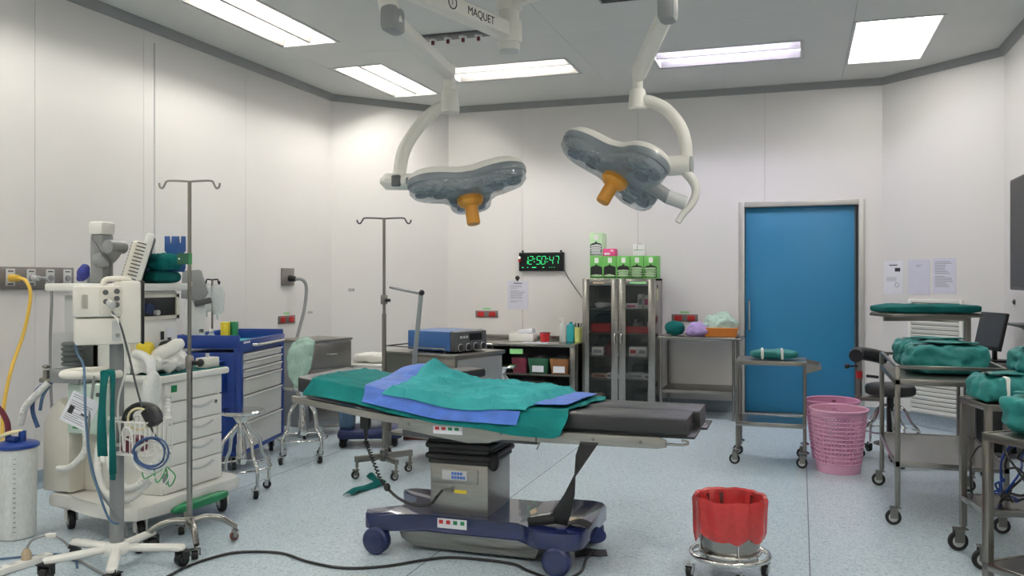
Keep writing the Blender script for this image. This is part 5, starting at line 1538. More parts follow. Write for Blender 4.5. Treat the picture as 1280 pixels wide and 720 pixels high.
# ================================================================== steel cart with the electrosurgical unit
EC = radians(-17)
ec = thing('equipment_cart', 'steel drawer cart carrying the blue electrosurgical unit', 'cart', (-2.72, 6.42, 0), EC, 'stainless instrument trolleys')
hw, hd_ = 0.36, 0.30
obj('cabinet', MB().span((-hw, -hd_, 0.62), (hw, hd_, 0.86), 0.004), 'steel_dull', ec)
dw = obj('drawer', MB().span((hw - 0.002, -hd_ + 0.02, 0.645), (hw + 0.012, hd_ - 0.02, 0.845), 0.003), 'mid_grey', ec)
obj('pull', MB().tube([(hw + 0.012, -0.06, 0.75), (hw + 0.03, -0.05, 0.75), (hw + 0.03, 0.05, 0.75), (hw + 0.012, 0.06, 0.75)], 0.006, 8, 2), 'chrome', dw)
obj('worktop', MB().span((-hw - 0.02, -hd_ - 0.02, 0.86), (hw + 0.02, hd_ + 0.02, 0.885), 0.004), 'steel_dull', ec)
for x in (-hw + 0.02, hw - 0.02):
    for y in (-hd_ + 0.02, hd_ - 0.02):
        obj('leg', MB().span((x - 0.015, y - 0.015, 0.13), (x + 0.015, y + 0.015, 0.64)), 'steel_dull', ec)
        caster(ec, (x - 0.025, y, 0), 0.05, 0.3, th=0.03)
obj('shelf', MB().span((-hw, -hd_, 0.22), (hw, hd_, 0.24), 0.003), 'steel_dull', ec)
rl = MB()
for s_ in (-1, 1):
    rl.tube([(-hw, s_ * hd_, 0.885), (-hw, s_ * hd_, 0.925), (hw - 0.1, s_ * hd_, 0.925), (hw - 0.1, s_ * hd_, 0.885)], 0.005, 6)
rl.cyl((-hw, -hd_, 0.925), (-hw, hd_, 0.925), 0.005, n=6)
obj('guard_rail', rl, 'steel', ec)
v = Matrix.Rotation(EC, 3, 'Z') @ Vector((0.03, 0.0, 0))
es = thing('electrosurgical_unit', 'blue electrosurgical unit with dark control front on the steel cart', 'electrosurgical unit', (-2.72 + v.x, 6.42 + v.y, 0.886), EC)
obj('housing', MB().span((-0.24, -0.20, 0.012), (0.20, 0.20, 0.165), 0.008), 'esu_blue', es)
fp = obj('front_panel', MB().prism([(0.20, 0.012), (0.255, 0.012), (0.245, 0.16), (0.20, 0.17)], -0.20, 0.20, 'xz', 0.005), 'dark_grey', es)
obj('display', MB().span((0.244, -0.02, 0.09), (0.2545, 0.13, 0.145)), 'screen', fp)
for k in range(4):
    obj('socket', MB().cyl((0.25, -0.15 + 0.095 * k, 0.042), (0.268, -0.15 + 0.095 * k, 0.042), 0.026), 'black', fp)
    obj('socket_ring', MB().torus((0.262, -0.15 + 0.095 * k, 0.042), 0.027, 0.004, 'x', 20, 6), 'light_grey', fp)
for k in range(3):
    obj('button', MB().cyl((0.247, -0.13 + 0.035 * k, 0.12), (0.257, -0.13 + 0.035 * k, 0.12), 0.010, n=10), 'light_grey', fp)
obj('feet', MB().span((-0.2, -0.17, 0), (-0.17, 0.17, 0.014)).span((0.14, -0.17, 0), (0.17, 0.17, 0.014)), 'black', es)

# ================================================================== back counter with bins
ct = thing('steel_counter', 'long stainless counter with open shelves below the digital clock', 'counter', (-3.15, 9.42, 0))
cx0, cx1, cy0, cy1 = -0.95, 0.84, -0.36, 0.32
obj('worktop', MB().span((cx0, cy0, 0.72), (cx1, cy1, 0.75), 0.004), 'steel', ct)
obj('end_panel', MB().span((cx1 - 0.06, cy0 + 0.01, 0.02), (cx1, cy1, 0.72), 0.006), 'steel', ct)
obj('end_panel', MB().span((cx0, cy0 + 0.01, 0.02), (cx0 + 0.04, cy1, 0.72), 0.006), 'steel', ct)
obj('back_panel', MB().span((cx0, cy1 - 0.02, 0.05), (cx1, cy1, 0.72)), 'dark_grey', ct)
obj('divider', MB().span((-0.12, cy0 + 0.02, 0.05), (-0.10, cy1, 0.72)), 'steel_dull', ct)
obj('shelf', MB().span((cx0, cy0 + 0.02, 0.40), (cx1 - 0.06, cy1, 0.42)), 'steel_dull', ct)
obj('shelf', MB().span((cx0, cy0 + 0.02, 0.10), (cx1 - 0.06, cy1, 0.12)), 'steel_dull', ct)
obj('label_tag', MB().span((0.10, cy0 - 0.004, 0.635), (0.25, cy0, 0.69)), 'label_green', ct)
obj('upstand', MB().span((cx0, cy1 - 0.012, 0.75), (cx1, cy1, 0.80), 0.003), 'steel', ct)
def bin_(label, x, w_, m, z=0.421, h=0.17, card=True):
    t = thing('storage_bin', label, 'bin', (-3.15 + x, 9.42 - 0.20, z), 0, 'bins on the counter shelf')
    b = MB()
    a = w_ / 2
    b.skin([b.ring([(-a * 0.86, -0.12, 0), (a * 0.86, -0.12, 0), (a * 0.86, 0.14, 0), (-a * 0.86, 0.14, 0)]), b.ring([(-a, -0.15, h), (a, -0.15, h), (a, 0.15, h), (-a, 0.15, h)]), b.ring([(-a * 0.92, -0.14, h), (a * 0.92, -0.14, h), (a * 0.92, 0.14, h), (-a * 0.92, 0.14, h)]), b.ring([(-a * 0.8, -0.11, 0.01), (a * 0.8, -0.11, 0.01), (a * 0.8, 0.13, 0.01), (-a * 0.8, 0.13, 0.01)])])
    obj('tub', b, m, t)
    if card:
        obj('card', MB().span((-0.065, -0.150, 0.02), (0.065, -0.146, 0.09)), 'paper', t)
    obj('contents', MB().cloth((0, 0, h - 0.02), (w_ * 0.85, 0.24, 0.09), int(abs(x * 100)), 0.02, 14, 2.5, 3), 'bin_dark', t)
bin_('maroon bin, leftmost on the counter shelf', 0.20, 0.17, 'maroon', card=False)
bin_('green bin with a white card on the counter shelf', 0.42, 0.23, 'bin_green')
bin_('orange-brown bin with a white card on the counter shelf', 0.66, 0.21, 'bin_orange')
bin_('dark grey bin on the bottom counter shelf', 0.35, 0.45, 'bin_dark', 0.121, 0.20, False)
for k, (x, lb) in enumerate(((-0.75, 'dark bundle of cables at the left on the counter shelf'), (-0.38, 'dark bundle of cables nearer the middle of the counter shelf'))):
    one('cable_bundle', MB().cloth((0, 0, 0.10), (0.28, 0.26, 0.20), 70 + k, 0.03, 14, 2.4, 3), 'navy_matt' if k == 0 else 'bin_dark', lb, 'cables', (-3.15 + x, 9.42, 0.421))
one('grey_parcel', MB().cloth((0, 0, 0.07), (0.25, 0.2, 0.14), 75, 0.02, 14, 3, 3), 'bin_dark', 'dark parcel behind the bins on the upper counter shelf', 'parcel', (-2.75, 9.58, 0.421))
one('metal_kidney_dish', MB().cloth((0, 0, 0.05), (0.12, 0.12, 0.10), 76, 0.02, 16, 2.6, 3), 'steel', 'crumpled shiny foil at the right end of the counter shelf', 'foil', (-2.48, 9.20, 0.60))
bpy.data.objects['metal_kidney_dish'].name = 'foil_packet'
bpy.data.objects['foil_packet'].location.z = 0.421
# on the counter
cz = 0.751
def cpos(x, y):
    return (-3.15 + x, 9.42 + y, cz)
t = thing('tissue_box', 'white box with folded paper on the steel counter', 'box', cpos(0.14, 0.04))
obj('box', MB().span((-0.16, -0.08, 0), (0.13, 0.10, 0.09), 0.004), 'white', t)
obj('paper_stack', MB().box((0.03, 0, 0.11), (0.17, 0.13, 0.05), 0.006, rot=Matrix.Rotation(radians(-10), 3, 'Y')), 'paper', t)
t = thing('sharps_tub', 'small red plastic tub on the steel counter', 'tub', cpos(0.40, 0.0))
obj('tub', MB().lathe([(0.045, 0), (0.05, 0.003), (0.06, 0.10), (0.056, 0.10), (0.047, 0.01), (0.01, 0.008)], n=24), 'red', t)
obj('rim', MB().torus((0, 0, 0.10), 0.06, 0.005), 'maroon', t)
t = thing('sanitizer_bottle', 'tall clear pump bottle on the counter left of the teal bottle', 'bottle', cpos(0.60, 0.04))
obj('bottle', MB().lathe([(0.035, 0), (0.04, 0.005), (0.04, 0.17), (0.018, 0.205), (0.016, 0.215)], n=20), 'clear_plastic', t)
obj('pump', MB().cyl((0, 0, 0.21), (0, 0, 0.265), 0.007).cyl((0, 0, 0.265), (-0.045, -0.01, 0.262), 0.007), 'white', t)
t = thing('teal_bottle', 'teal plastic bottle standing on the steel counter', 'bottle', cpos(0.69, 0.05))
obj('bottle', MB().box((0, 0, 0.10), (0.09, 0.07, 0.20), 0.014), 'teal_plastic', t)
obj('cap', MB().lathe([(0.02, 0.20), (0.02, 0.225), (0.01, 0.227)], n=14), 'teal_plastic', t)
t = thing('pen_holder', 'pale yellow holder with dark pens at the counter end', 'holder', cpos(0.785, 0.02))
obj('cup', MB().lathe([(0.035, 0), (0.04, 0.004), (0.046, 0.17), (0.042, 0.17), (0.036, 0.01), (0.01, 0.008)], n=20), 'lime', t)
for k in range(4):
    obj('pen', MB().cyl((0.012 * cos(k * 1.6), 0.012 * sin(k * 1.6), 0.02), (0.032 * cos(k * 1.6), 0.032 * sin(k * 1.6), 0.215), 0.006, n=8), 'black', t)
t = thing('paper_sheet', 'pinkish paper sheet flat on the steel counter front', 'paper', cpos(0.36, -0.22))
obj('sheet', MB().box((0, 0, 0.001), (0.28, 0.19, 0.0015)), 'paper_lilac', t)
ln = MB()
for k in range(6):
    ln.box((0, -0.07 + k * 0.028, 0.0022), (0.22, 0.006, 0.0006))
obj('print', ln, 'print_grey', t)

# ================================================================== back wall: notice and clock
t = thing('wall_notice', 'white paper notice hung from a black hook under the clock', 'notice', (-3.192, YB, 1.27))
obj('sheet', MB().span((-0.125, -0.004, -0.17), (0.13, -0.001, 0.17)), 'paper_lilac', t)
pr = MB(); lines(pr, -0.09, 0.10, -0.09, 0.12, 14, -0.004, 3)
obj('print', pr, 'print_grey', t)
obj('heading', MB().span((-0.05, -0.0046, 0.135), (0.06, -0.004, 0.145)), 'print_black', t)
obj('hook', MB().lathe([(0.026, 0), (0.026, -0.01), (0.012, -0.02)], (0, 0, 0), 16).xform(Matrix.Translation((0.0, 0, 0.205)) @ Matrix.Rotation(pi / 2, 4, 'X') @ Matrix.Diagonal((1, 1, -1, 1))).span((-0.006, -0.014, 0.165), (0.006, -0.004, 0.20)), 'black', t)
ck = thing('digital_clock', 'black digital wall clock with green digits reading 12:50:47', 'clock', (-2.886, YB, 1.664))
obj('case', MB().span((-0.275, -0.05, -0.11), (0.275, -0.002, 0.11), 0.008), 'black', ck)
obj('bezel', MB().span((-0.262, -0.0515, -0.098), (0.262, -0.0495, 0.098)), 'screen', ck)
SEG = {'0': 'abcdef', '1': 'bc', '2': 'abged', '4': 'fgbc', '5': 'afgcd', '7': 'abc'}
def digit(ch, x):
    w2, h2, th = 0.023, 0.046, 0.0055
    zc = 0.018
    R = {'a': (0, h2, 1), 'g': (0, 0, 1), 'd': (0, -h2, 1), 'f': (-w2, h2 / 2, 0), 'b': (w2, h2 / 2, 0), 'e': (-w2, -h2 / 2, 0), 'c': (w2, -h2 / 2, 0)}
    m = MB()
    for s_ in SEG[ch]:
        sx, sz, hor = R[s_]
        dx = 0.18 * sz
        if hor:
            m.span((x + sx + dx - w2 + 0.004, -0.0545, zc + sz - th / 2), (x + sx + dx + w2 - 0.004, -0.0515, zc + sz + th / 2))
        else:
            m.span((x + sx + dx - th / 2, -0.0545, zc + sz - h2 / 2 + 0.004), (x + sx + dx + th / 2, -0.0515, zc + sz + h2 / 2 - 0.004))
    obj('digit', m, 'digit', ck)
for ch, x in zip('125047', (-0.185, -0.125, -0.03, 0.03, 0.125, 0.19)):
    digit(ch, x)
for x in (-0.078, 0.078):
    obj('colon', MB().span((x - 0.005, -0.0545, 0.03), (x + 0.005, -0.0515, 0.04)).span((x - 0.009, -0.0545, -0.005), (x + 0.001, -0.0515, 0.005)), 'digit', ck)
for (x, wd) in ((-0.235, 0.022), (-0.17, 0.012), (-0.11, 0.05), (0.02, 0.02), (0.10, 0.006), (0.13, 0.006), (0.16, 0.006)):
    obj('indicator', MB().span((x, -0.054, -0.07), (x + wd, -0.0515, -0.062)), 'digit', ck)
obj('mount_lug', MB().span((-0.245, -0.03, 0.11), (-0.225, -0.01, 0.135)).span((0.225, -0.03, 0.11), (0.245, -0.01, 0.135)), 'black', ck)
obj('power_cord', MB().tube([(0.27, -0.02, -0.09), (0.33, -0.015, -0.20), (0.42, -0.015, -0.33), (0.52, -0.02, -0.46)], 0.005, 6, 5), 'dark_grey', ck)
t = thing('clock_charm', 'tiny white and red trinket hanging on the clock corner', 'trinket', (-3.145, 9.70, 1.71))
obj('body', MB().ell((0, 0, 0), (0.018, 0.012, 0.02)), 'white', t)
obj('bow', MB().ell((0, 0, -0.032), (0.02, 0.012, 0.014)), 'red', t)

# ================================================================== glass-fronted steel cabinet
cb = thing('instrument_cabinet', 'tall stainless cabinet with two glass doors', 'cabinet', (-1.875, 9.51, 0))
bx0, bx1, by0, by1, bz = -0.40, 0.40, -0.25, 0.245, 1.465
body = MB()
body.span((bx0, by0 + 0.03, 0.02), (bx0 + 0.02, by1, bz), 0.003); body.span((bx1 - 0.02, by0 + 0.03, 0.02), (bx1, by1, bz), 0.003)
body.span((bx0, by1 - 0.015, 0.02), (bx1, by1, bz)); body.span((bx0, by0 + 0.03, bz - 0.025), (bx1, by1, bz), 0.003); body.span((bx0, by0 + 0.03, 0.02), (bx1, by1, 0.08), 0.003)
obj('carcass', body, 'steel', cb)
SH = [0.08, 0.37, 0.62, 0.87, 1.135]
for z in SH[1:]:
    obj('shelf', MB().span((bx0 + 0.02, by0 + 0.05, z - 0.015), (bx1 - 0.02, by1 - 0.015, z)), 'steel_dull', cb)
for s_ in (-1, 1):
    a, b = (bx0, -0.004) if s_ < 0 else (0.004, bx1)
    f = MB()
    st_ = 0.075
    f.span((a, by0, 0.05), (a + st_, by0 + 0.026, bz - 0.005), 0.003); f.span((b - st_, by0, 0.05), (b, by0 + 0.026, bz - 0.005), 0.003)
    f.span((a + st_, by0, bz - 0.075), (b - st_, by0 + 0.026, bz - 0.005), 0.003); f.span((a + st_, by0, 0.05), (b - st_, by0 + 0.026, 0.13), 0.003)
    d = obj('door', f, 'steel', cb)
    obj('pane', MB().span((a + st_ - 0.005, by0 + 0.010, 0.125), (b - st_ + 0.005, by0 + 0.014, bz - 0.07)), 'glass', d)
    xh = -0.035 if s_ < 0 else 0.035
    obj('door_handle', MB().tube([(xh, by0, 0.76), (xh, by0 - 0.03, 0.77), (xh, by0 - 0.03, 0.86), (xh, by0, 0.87)], 0.007, 8, 3), 'chrome', d)
    obj('door_label', MB().span((a + 0.12, by0 - 0.001, bz - 0.055), (a + (0.24 if s_ < 0 else 0.30), by0, bz - 0.035)), 'kraft' if s_ < 0 else 'label_green', d)
for sx in (-0.36, 0.36):
    for sy in (-0.18, 0.2):
        obj('foot', MB().cyl((sx, sy, 0), (sx, sy, 0.03), 0.02, n=12), 'steel_dull', cb)
obj('key_tag', MB().box((bx1 + 0.002, -0.1, 1.29), (0.002, 0.025, 0.12)), 'lime', cb)
obj('key_hook', MB().box((bx1 + 0.004, -0.1, 1.38), (0.008, 0.02, 0.04), 0.002), 'black', cb)
def inside(name, cat, label, x, shelf, w_, h, m, y=-0.12, d=0.14, kind='box', extra=None):
    z = SH[shelf] + 0.001
    t = thing(name, label, cat, (-1.875 + x, 9.51 + y, z))
    if kind == 'box':
        obj('box', MB().box((0, 0, h / 2), (w_, d, h), 0.003), m, t)
        obj('label', MB().box((0, -d / 2 - 0.0006, h * 0.5), (w_ * 0.7, 0.001, h * 0.4)), extra or 'print_grey', t)
    elif kind == 'bottle':
        obj('bottle', MB().lathe([(w_ * 0.45, 0), (w_ * 0.5, 0.004), (w_ * 0.5, h * 0.7), (w_ * 0.2, h * 0.88), (w_ * 0.2, h)], n=16), m, t)
        obj('cap', MB().lathe([(w_ * 0.23, h * 0.96), (w_ * 0.23, h * 1.08), (0.004, h * 1.085)], n=12), extra or 'white', t)
    elif kind == 'tray':
        b = MB().span((-w_ / 2, -d / 2, 0), (w_ / 2, d / 2, 0.006))
        for (p, q) in (((-w_ / 2, -d / 2), (w_ / 2, -d / 2 + 0.006)), ((-w_ / 2, d / 2 - 0.006), (w_ / 2, d / 2)), ((-w_ / 2, -d / 2), (-w_ / 2 + 0.006, d / 2)), ((w_ / 2 - 0.006, -d / 2), (w_ / 2, d / 2))):
            b.span((*p, 0), (*q, h))
        obj('tray', b, m, t)
        obj('contents', MB().cloth((0, 0, h * 0.6), (w_ * 0.85, d * 0.8, h * 0.7), int(x * 100) + 9, 0.012, 18, 3, 3), extra or 'bin_dark', t)
    else:
        obj('wrap', MB().cloth((0, 0, h / 2), (w_, d, h), int(abs(x) * 100) + shelf, 0.014, 14, 3, 3), m, t)
    return t
inside('grey_pack', 'pack', 'pale grey packs on the top shelf behind the left glass door', -0.20, 4, 0.20, 0.07, 'light_grey', kind='wrap')
inside('white_carton', 'box', 'low white carton on the top shelf behind the right glass door', 0.13, 4, 0.13, 0.06, 'white', extra='pink_box')
inside('white_carton', 'box', 'tall white carton on the top shelf, left of two upright ones', 0.225, 4, 0.055, 0.16, 'white', y=-0.10)
inside('white_carton', 'box', 'tall white carton on the top shelf, rightmost of two upright ones', 0.29, 4, 0.055, 0.15, 'white', y=-0.10, extra='pink_box')
inside('dark_cloth_pack', 'pack', 'dark folded pack behind the red tray, left glass door', -0.22, 3, 0.24, 0.21, 'navy_matt', y=0.09, d=0.1, kind='wrap')
inside('red_tray', 'tray', 'red tray on the second shelf behind the left glass door', -0.20, 3, 0.24, 0.10, 'red', kind='tray')
inside('red_tray', 'tray', 'red divided tray on the second shelf behind the right glass door', 0.19, 3, 0.26, 0.07, 'red', kind='tray', extra='maroon')
inside('white_jar', 'jar', 'small white jar above the red divided tray', 0.14, 3, 0.07, 0.13, 'white', y=0.03, kind='bottle')
inside('white_jar', 'jar', 'slim white bottle at the right end of the red divided tray', 0.315, 3, 0.035, 0.15, 'white', y=-0.13, d=0.04, kind='bottle', extra='maroon')
inside('dark_cloth_pack', 'pack', 'dark pack on the middle shelf behind the left glass door', -0.24, 2, 0.16, 0.20, 'bin_dark', y=0.09, d=0.1, kind='wrap')
inside('white_carton', 'box', 'white carton on the middle shelf beside the maroon bottle', -0.245, 2, 0.13, 0.09, 'white')
inside('maroon_bottle', 'bottle', 'maroon bottle on the middle shelf behind the left glass door', -0.13, 2, 0.10, 0.15, 'maroon', kind='bottle', extra='maroon')
inside('white_carton', 'box', 'white carton with red print on the middle shelf, left of a pair', 0.15, 2, 0.09, 0.10, 'white', extra='red')
inside('white_carton', 'box', 'white carton with grey print on the middle shelf, right of a pair', 0.25, 2, 0.10, 0.10, 'white')
inside('brown_carton', 'box', 'flat brown carton on the fourth shelf behind the left glass door', -0.23, 1, 0.17, 0.05, 'kraft', extra='brown')
inside('white_carton', 'box', 'small white carton at the end of the fourth shelf, left door', -0.115, 1, 0.05, 0.06, 'white')
inside('grey_pack', 'pack', 'grey drum pack at the back of the fourth shelf, right glass door', 0.18, 1, 0.16, 0.17, 'bin_dark', y=0.08, kind='wrap')
inside('white_carton', 'box', 'long pale carton on the fourth shelf behind the right glass door', 0.17, 1, 0.20, 0.07, 'light_grey')
inside('white_carton', 'box', 'small bright carton at the right end of the fourth shelf', 0.30, 1, 0.06, 0.06, 'white')
inside('kraft_pack', 'pack', 'tan crumpled pack on the bottom shelf behind the left glass door', -0.24, 0, 0.14, 0.12, 'kraft', kind='wrap')
inside('white_jar', 'jar', 'tall white bottle on the bottom shelf behind the right glass door', 0.31, 0, 0.04, 0.20, 'white', d=0.05, kind='bottle')
inside('grey_pack', 'pack', 'dark pack on the bottom shelf behind the right glass door', 0.18, 0, 0.18, 0.14, 'bin_dark', y=0.05, kind='wrap')

# boxes on the cabinet
def glove_box(label, x, z, m, full, w_=0.147, h=0.245, face=None, d=0.22):
    t = thing('glove_box', label, 'box', (x, 9.40, z), 0, 'boxes on top of the cabinet')
    obj('carton', MB().span((-w_ / 2 + 0.001, -d / 2, 0), (w_ / 2 - 0.001, d / 2, h), 0.002), m, t)
    a = w_ / 2 - 0.008
    arch = [(-a, 0.012), (a, 0.012), (a, h * 0.50), (a * 0.6, h * 0.56), (a * 0.22, h * 0.57), (a * 0.12, h * 0.63), (-a * 0.12, h * 0.63), (-a * 0.22, h * 0.57), (-a * 0.6, h * 0.56), (-a, h * 0.50)]
    o = obj('opening', MB().prism(arch, -d / 2 - 0.0015, -d / 2 + 0.001, 'xz'), 'black', t)
    for k in range(full):
        zz_ = 0.03 + k * h * 0.105
        obj('glove', MB().cloth((0, -d / 2 - 0.004, zz_), (w_ * 0.86, 0.02, h * 0.12), k + int(abs(x) * 50), 0.006, 30, 2.5, 2), 'glove_film' if m == 'glove_green' else 'light_grey', o)
    obj('window_label', MB().span((-0.02, -d / 2 - 0.001, h * 0.70), (0.024, -d / 2, h * 0.93)), 'white', t)
    return t
gx = [-2.125 + k * 0.149 for k in range(5)]
nm = ['green glove box at the left end of the row on the cabinet', 'green glove box second from the left on the cabinet', 'green glove box in the middle of the row on the cabinet', 'green glove box second from the right on the cabinet', 'green glove box at the right end of the row on the cabinet']
for k in range(5):
    glove_box(nm[k], gx[k], bz + 0.001, 'glove_green', (1, 1, 3, 4, 4)[k])
glove_box('white glove box standing on the left green glove box', gx[0] - 0.004, bz + 0.247, 'glove_green_pale', 4, 0.145, 0.255)
t = thing('pink_carton', 'small pink carton lying on the green glove boxes', 'box', (gx[1] - 0.01, 9.37, bz + 0.247))
obj('carton', MB().span((-0.066, -0.08, 0), (0.066, 0.08, 0.08), 0.002), 'pink_box', t)
obj('label', MB().span((-0.05, -0.081, 0.012), (0.012, -0.0795, 0.035)).span((0.02, -0.081, 0.05), (0.05, -0.0795, 0.065)), 'white', t)
t = thing('white_carton', 'small white carton on the fourth green glove box', 'box', (gx[3] + 0.02, 9.37, bz + 0.247))
obj('carton', MB().span((-0.063, -0.07, 0), (0.063, 0.07, 0.125), 0.002), 'white', t)
obj('label', MB().span((-0.055, -0.071, 0.06), (0.055, -0.0695, 0.065)).span((-0.02, -0.071, 0.06), (-0.015, -0.0695, 0.115)), 'cable_green', t)
obj('top_tab', MB().span((-0.02, -0.03, 0.125), (0.02, 0.03, 0.13)), 'dark_grey', t)

# ================================================================== steel bench beside the door
sb = thing('steel_bench', 'stainless bench with low shelf left of the blue door', 'bench', (-1.015, 9.41, 0), 0)
obj('top', MB().span((-0.405, -0.31, 0.825), (0.39, 0.33, 0.86), 0.004), 'steel', sb)
obj('shelf', MB().span((-0.38, -0.28, 0.265), (0.365, 0.30, 0.30), 0.003), 'steel_dull', sb)
for x in (-0.38, 0.365):
    for y in (-0.285, 0.305):
        obj('leg', MB().cyl((x, y, 0.0), (x, y, 0.83), 0.016, n=12), 'steel_dull', sb)
obj('end_rail', MB().cyl((0.385, -0.25, 0.84), (0.44, -0.25, 0.84), 0.012, n=10).cyl((0.44, -0.25, 0.84), (0.44, 0.25, 0.84), 0.012, n=10).cyl((0.44, 0.25, 0.84), (0.385, 0.25, 0.84), 0.012, n=10), 'steel_dull', sb)
one('wrapped_set', MB().cloth((0, 0, 0.075), (0.20, 0.22, 0.15), 81, 0.010, 12, 2.4, 4), 'teal_dark', 'round teal bundle at the left end of the bench by the door', 'bundle', (-1.27, 9.30, 0.862))
lm = MB().cloth((0, 0, 0.07), (0.27, 0.24, 0.15), 82, 0.018, 12, 2.6, 4)
for v in lm.bm.verts:
    v.co.x *= 1 - 0.3 * max(0, v.co.z - 0.03) / 0.1
one('lilac_bag', lm, 'lilac', 'lilac plastic bag slumped on the bench beside the teal bundle', 'bag', (-1.03, 9.28, 0.862))
bs = thing('plastic_basket', 'orange plastic basket on the bench by the door', 'basket', (-0.79, 9.34, 0.862))
b = MB()
b.skin([b.ring([(-0.155, -0.12, 0), (0.155, -0.12, 0), (0.155, 0.12, 0), (-0.155, 0.12, 0)]), b.ring([(-0.175, -0.14, 0.085), (0.175, -0.14, 0.085), (0.175, 0.14, 0.085), (-0.175, 0.14, 0.085)]), b.ring([(-0.168, -0.133, 0.085), (0.168, -0.133, 0.085), (0.168, 0.133, 0.085), (-0.168, 0.133, 0.085)]), b.ring([(-0.148, -0.113, 0.006), (0.148, -0.113, 0.006), (0.148, 0.113, 0.006), (-0.148, 0.113, 0.006)])])
obj('tub', b, 'orange_plastic', bs)
obj('rim', MB().tube([(-0.178, -0.143, 0.085), (0.178, -0.143, 0.085), (0.178, 0.143, 0.085), (-0.178, 0.143, 0.085)], 0.006, 8, closed=True), 'orange_plastic', bs)
for k in range(7):
    obj('rib', MB().bar((-0.14 + k * 0.046, -0.124, 0.012), (-0.15 + k * 0.05, -0.141, 0.075), 0.006, 0.004), 'orange_plastic', bs)
hg = MB().cloth((0, 0, 0.11), (0.34, 0.26, 0.22), 83, 0.03, 14, 2.5, 4)
one('packed_tubing', hg, 'mint_plastic', 'heap of clear mint plastic packs in the orange basket', 'plastic packs', (-0.80, 9.34, 0.872))
one('white_pouch', MB().cloth((0, 0, 0.08), (0.07, 0.08, 0.18), 84, 0.01, 14, 2, 3), 'white', 'white paper pouch at the door end of the bench', 'pouch', (-0.655, 9.40, 0.862))

# ================================================================== trolleys
square_trolley('stainless trolley with round legs and push handle before the blue door', (-0.22, 7.215, 0), 0, 0.53, 0.42, 0.815, 0.335, rail=0, tube=0.026, wheel_r=0.042, round_legs=True, handle=True)
t = thing('wrapped_set', 'teal instrument bundle with two white tapes on the trolley before the door', 'bundle', (-0.20, 7.20, 0.820), 0.05)
obj('wrap', MB().cloth((0, 0, 0.04), (0.36, 0.20, 0.075), 91, 0.010, 12, 3.2, 4), 'wrap_green', t)
for x in (-0.09, 0.06):
    obj('tape', MB().box((x, -0.005, 0.042), (0.022, 0.196, 0.083), 0.012), 'white', t)

# pink laundry baskets
def laundry(label, loc, rz, m, top=0.205, bot=0.155, h=0.47, fine=True):
    t = thing('laundry_basket', label, 'basket', loc, rz, 'pink laundry baskets')
    sy = 1.10
    NU, NV = 40, 11
    b = MB()
    def P(i, j, off=0.0):
        z = 0.075 + (h - 0.12) * j / NV
        r = bot + (top - bot) * (z / h) + off
        a = 2 * pi * i / NU
        return Vector((r * cos(a), r * sy * sin(a), z))
    # solid bands and the lattice between them
    for (za, zb) in ((0.0, 0.075), (h - 0.045, h)):
        b = MB()
        ra, rb = bot + (top - bot) * za / h, bot + (top - bot) * zb / h
        b.lathe([(ra, za), (rb, zb), (rb - 0.004, zb), (ra - 0.004, za + 0.002)], (0, 0, 0), NU, 1.0, sy, cap=False)
        obj('band', b, m, t)
    lt = MB()
    w2 = 0.009
    for i in range(NU):
        c0, c1 = P(i, 0), P(i, NV)
        lt.bar(c0, c1, 0.0105, 0.004, up=Vector((cos(2 * pi * i / NU), sin(2 * pi * i / NU), 0)))
    for j in range(NV + 1):
        lt.tube([P(i, j) for i in range(NU)], 0.0062, 4, closed=True)
    obj('lattice', lt, m, t)
    obj('bottom', MB().lathe([(0.01, 0.002), (bot - 0.004, 0.002), (bot - 0.004, 0.008), (0.01, 0.008)], (0, 0, 0), NU, 1.0, sy), m, t)
    obj('rim', MB().torus((0, 0, h), top + 0.003, 0.010, 'z', NU, 8, 1.0, sy), m, t)
    for s_ in (-1, 1):
        obj('hand_hole', MB().box((0, s_ * (top * sy - 0.004), h - 0.035), (0.10, 0.012, 0.02), 0.005), 'pink_dark' if m == 'pink' else 'maroon', t)
    return t
laundry('pink lattice laundry basket standing in front of its darker pair', (0.275, 7.02, 0), 0.1, 'pink')
laundry('darker pink laundry basket half hidden behind the other basket', (0.245, 7.50, 0), -0.1, 'pink_dark')

# kick bucket
kb = thing('kick_bucket', 'steel bucket on a round castor frame with a red liner', 'bucket', (-0.327, 4.34, 0))
obj('bucket', MB().lathe([(0.02, 0.085), (0.128, 0.085), (0.133, 0.09), (0.165, 0.375), (0.160, 0.375), (0.128, 0.095), (0.02, 0.093)], n=36), 'steel', kb)
obj('ring', MB().torus((0, 0, 0.115), 0.185, 0.0125, n=44, m=10), 'chrome', kb)
obj('lower_ring', MB().torus((0, 0, 0.13), 0.142, 0.008, n=36), 'chrome', kb)
for k in range(4):
    a = radians(20 + 90 * k)
    c_, s_ = cos(a), sin(a)
    obj('upright', MB().tube([(0.142 * c_, 0.142 * s_, 0.10), (0.150 * c_, 0.150 * s_, 0.25)], 0.005, 8), 'chrome', kb)
    obj('spoke', MB().cyl((0.14 * c_, 0.14 * s_, 0.125), (0.18 * c_, 0.18 * s_, 0.118), 0.007, n=8), 'chrome', kb)
    caster(kb, (0.185 * c_ - 0.012, 0.185 * s_, 0), 0.028, a + 1.0, th=0.024, fork='chrome', hub='light_grey')
lb = thing('bin_liner', 'red plastic liner folded over the steel bucket rim', 'liner', (-0.327, 4.34, 0.20))
N = 80
rg = MB()
rings = []
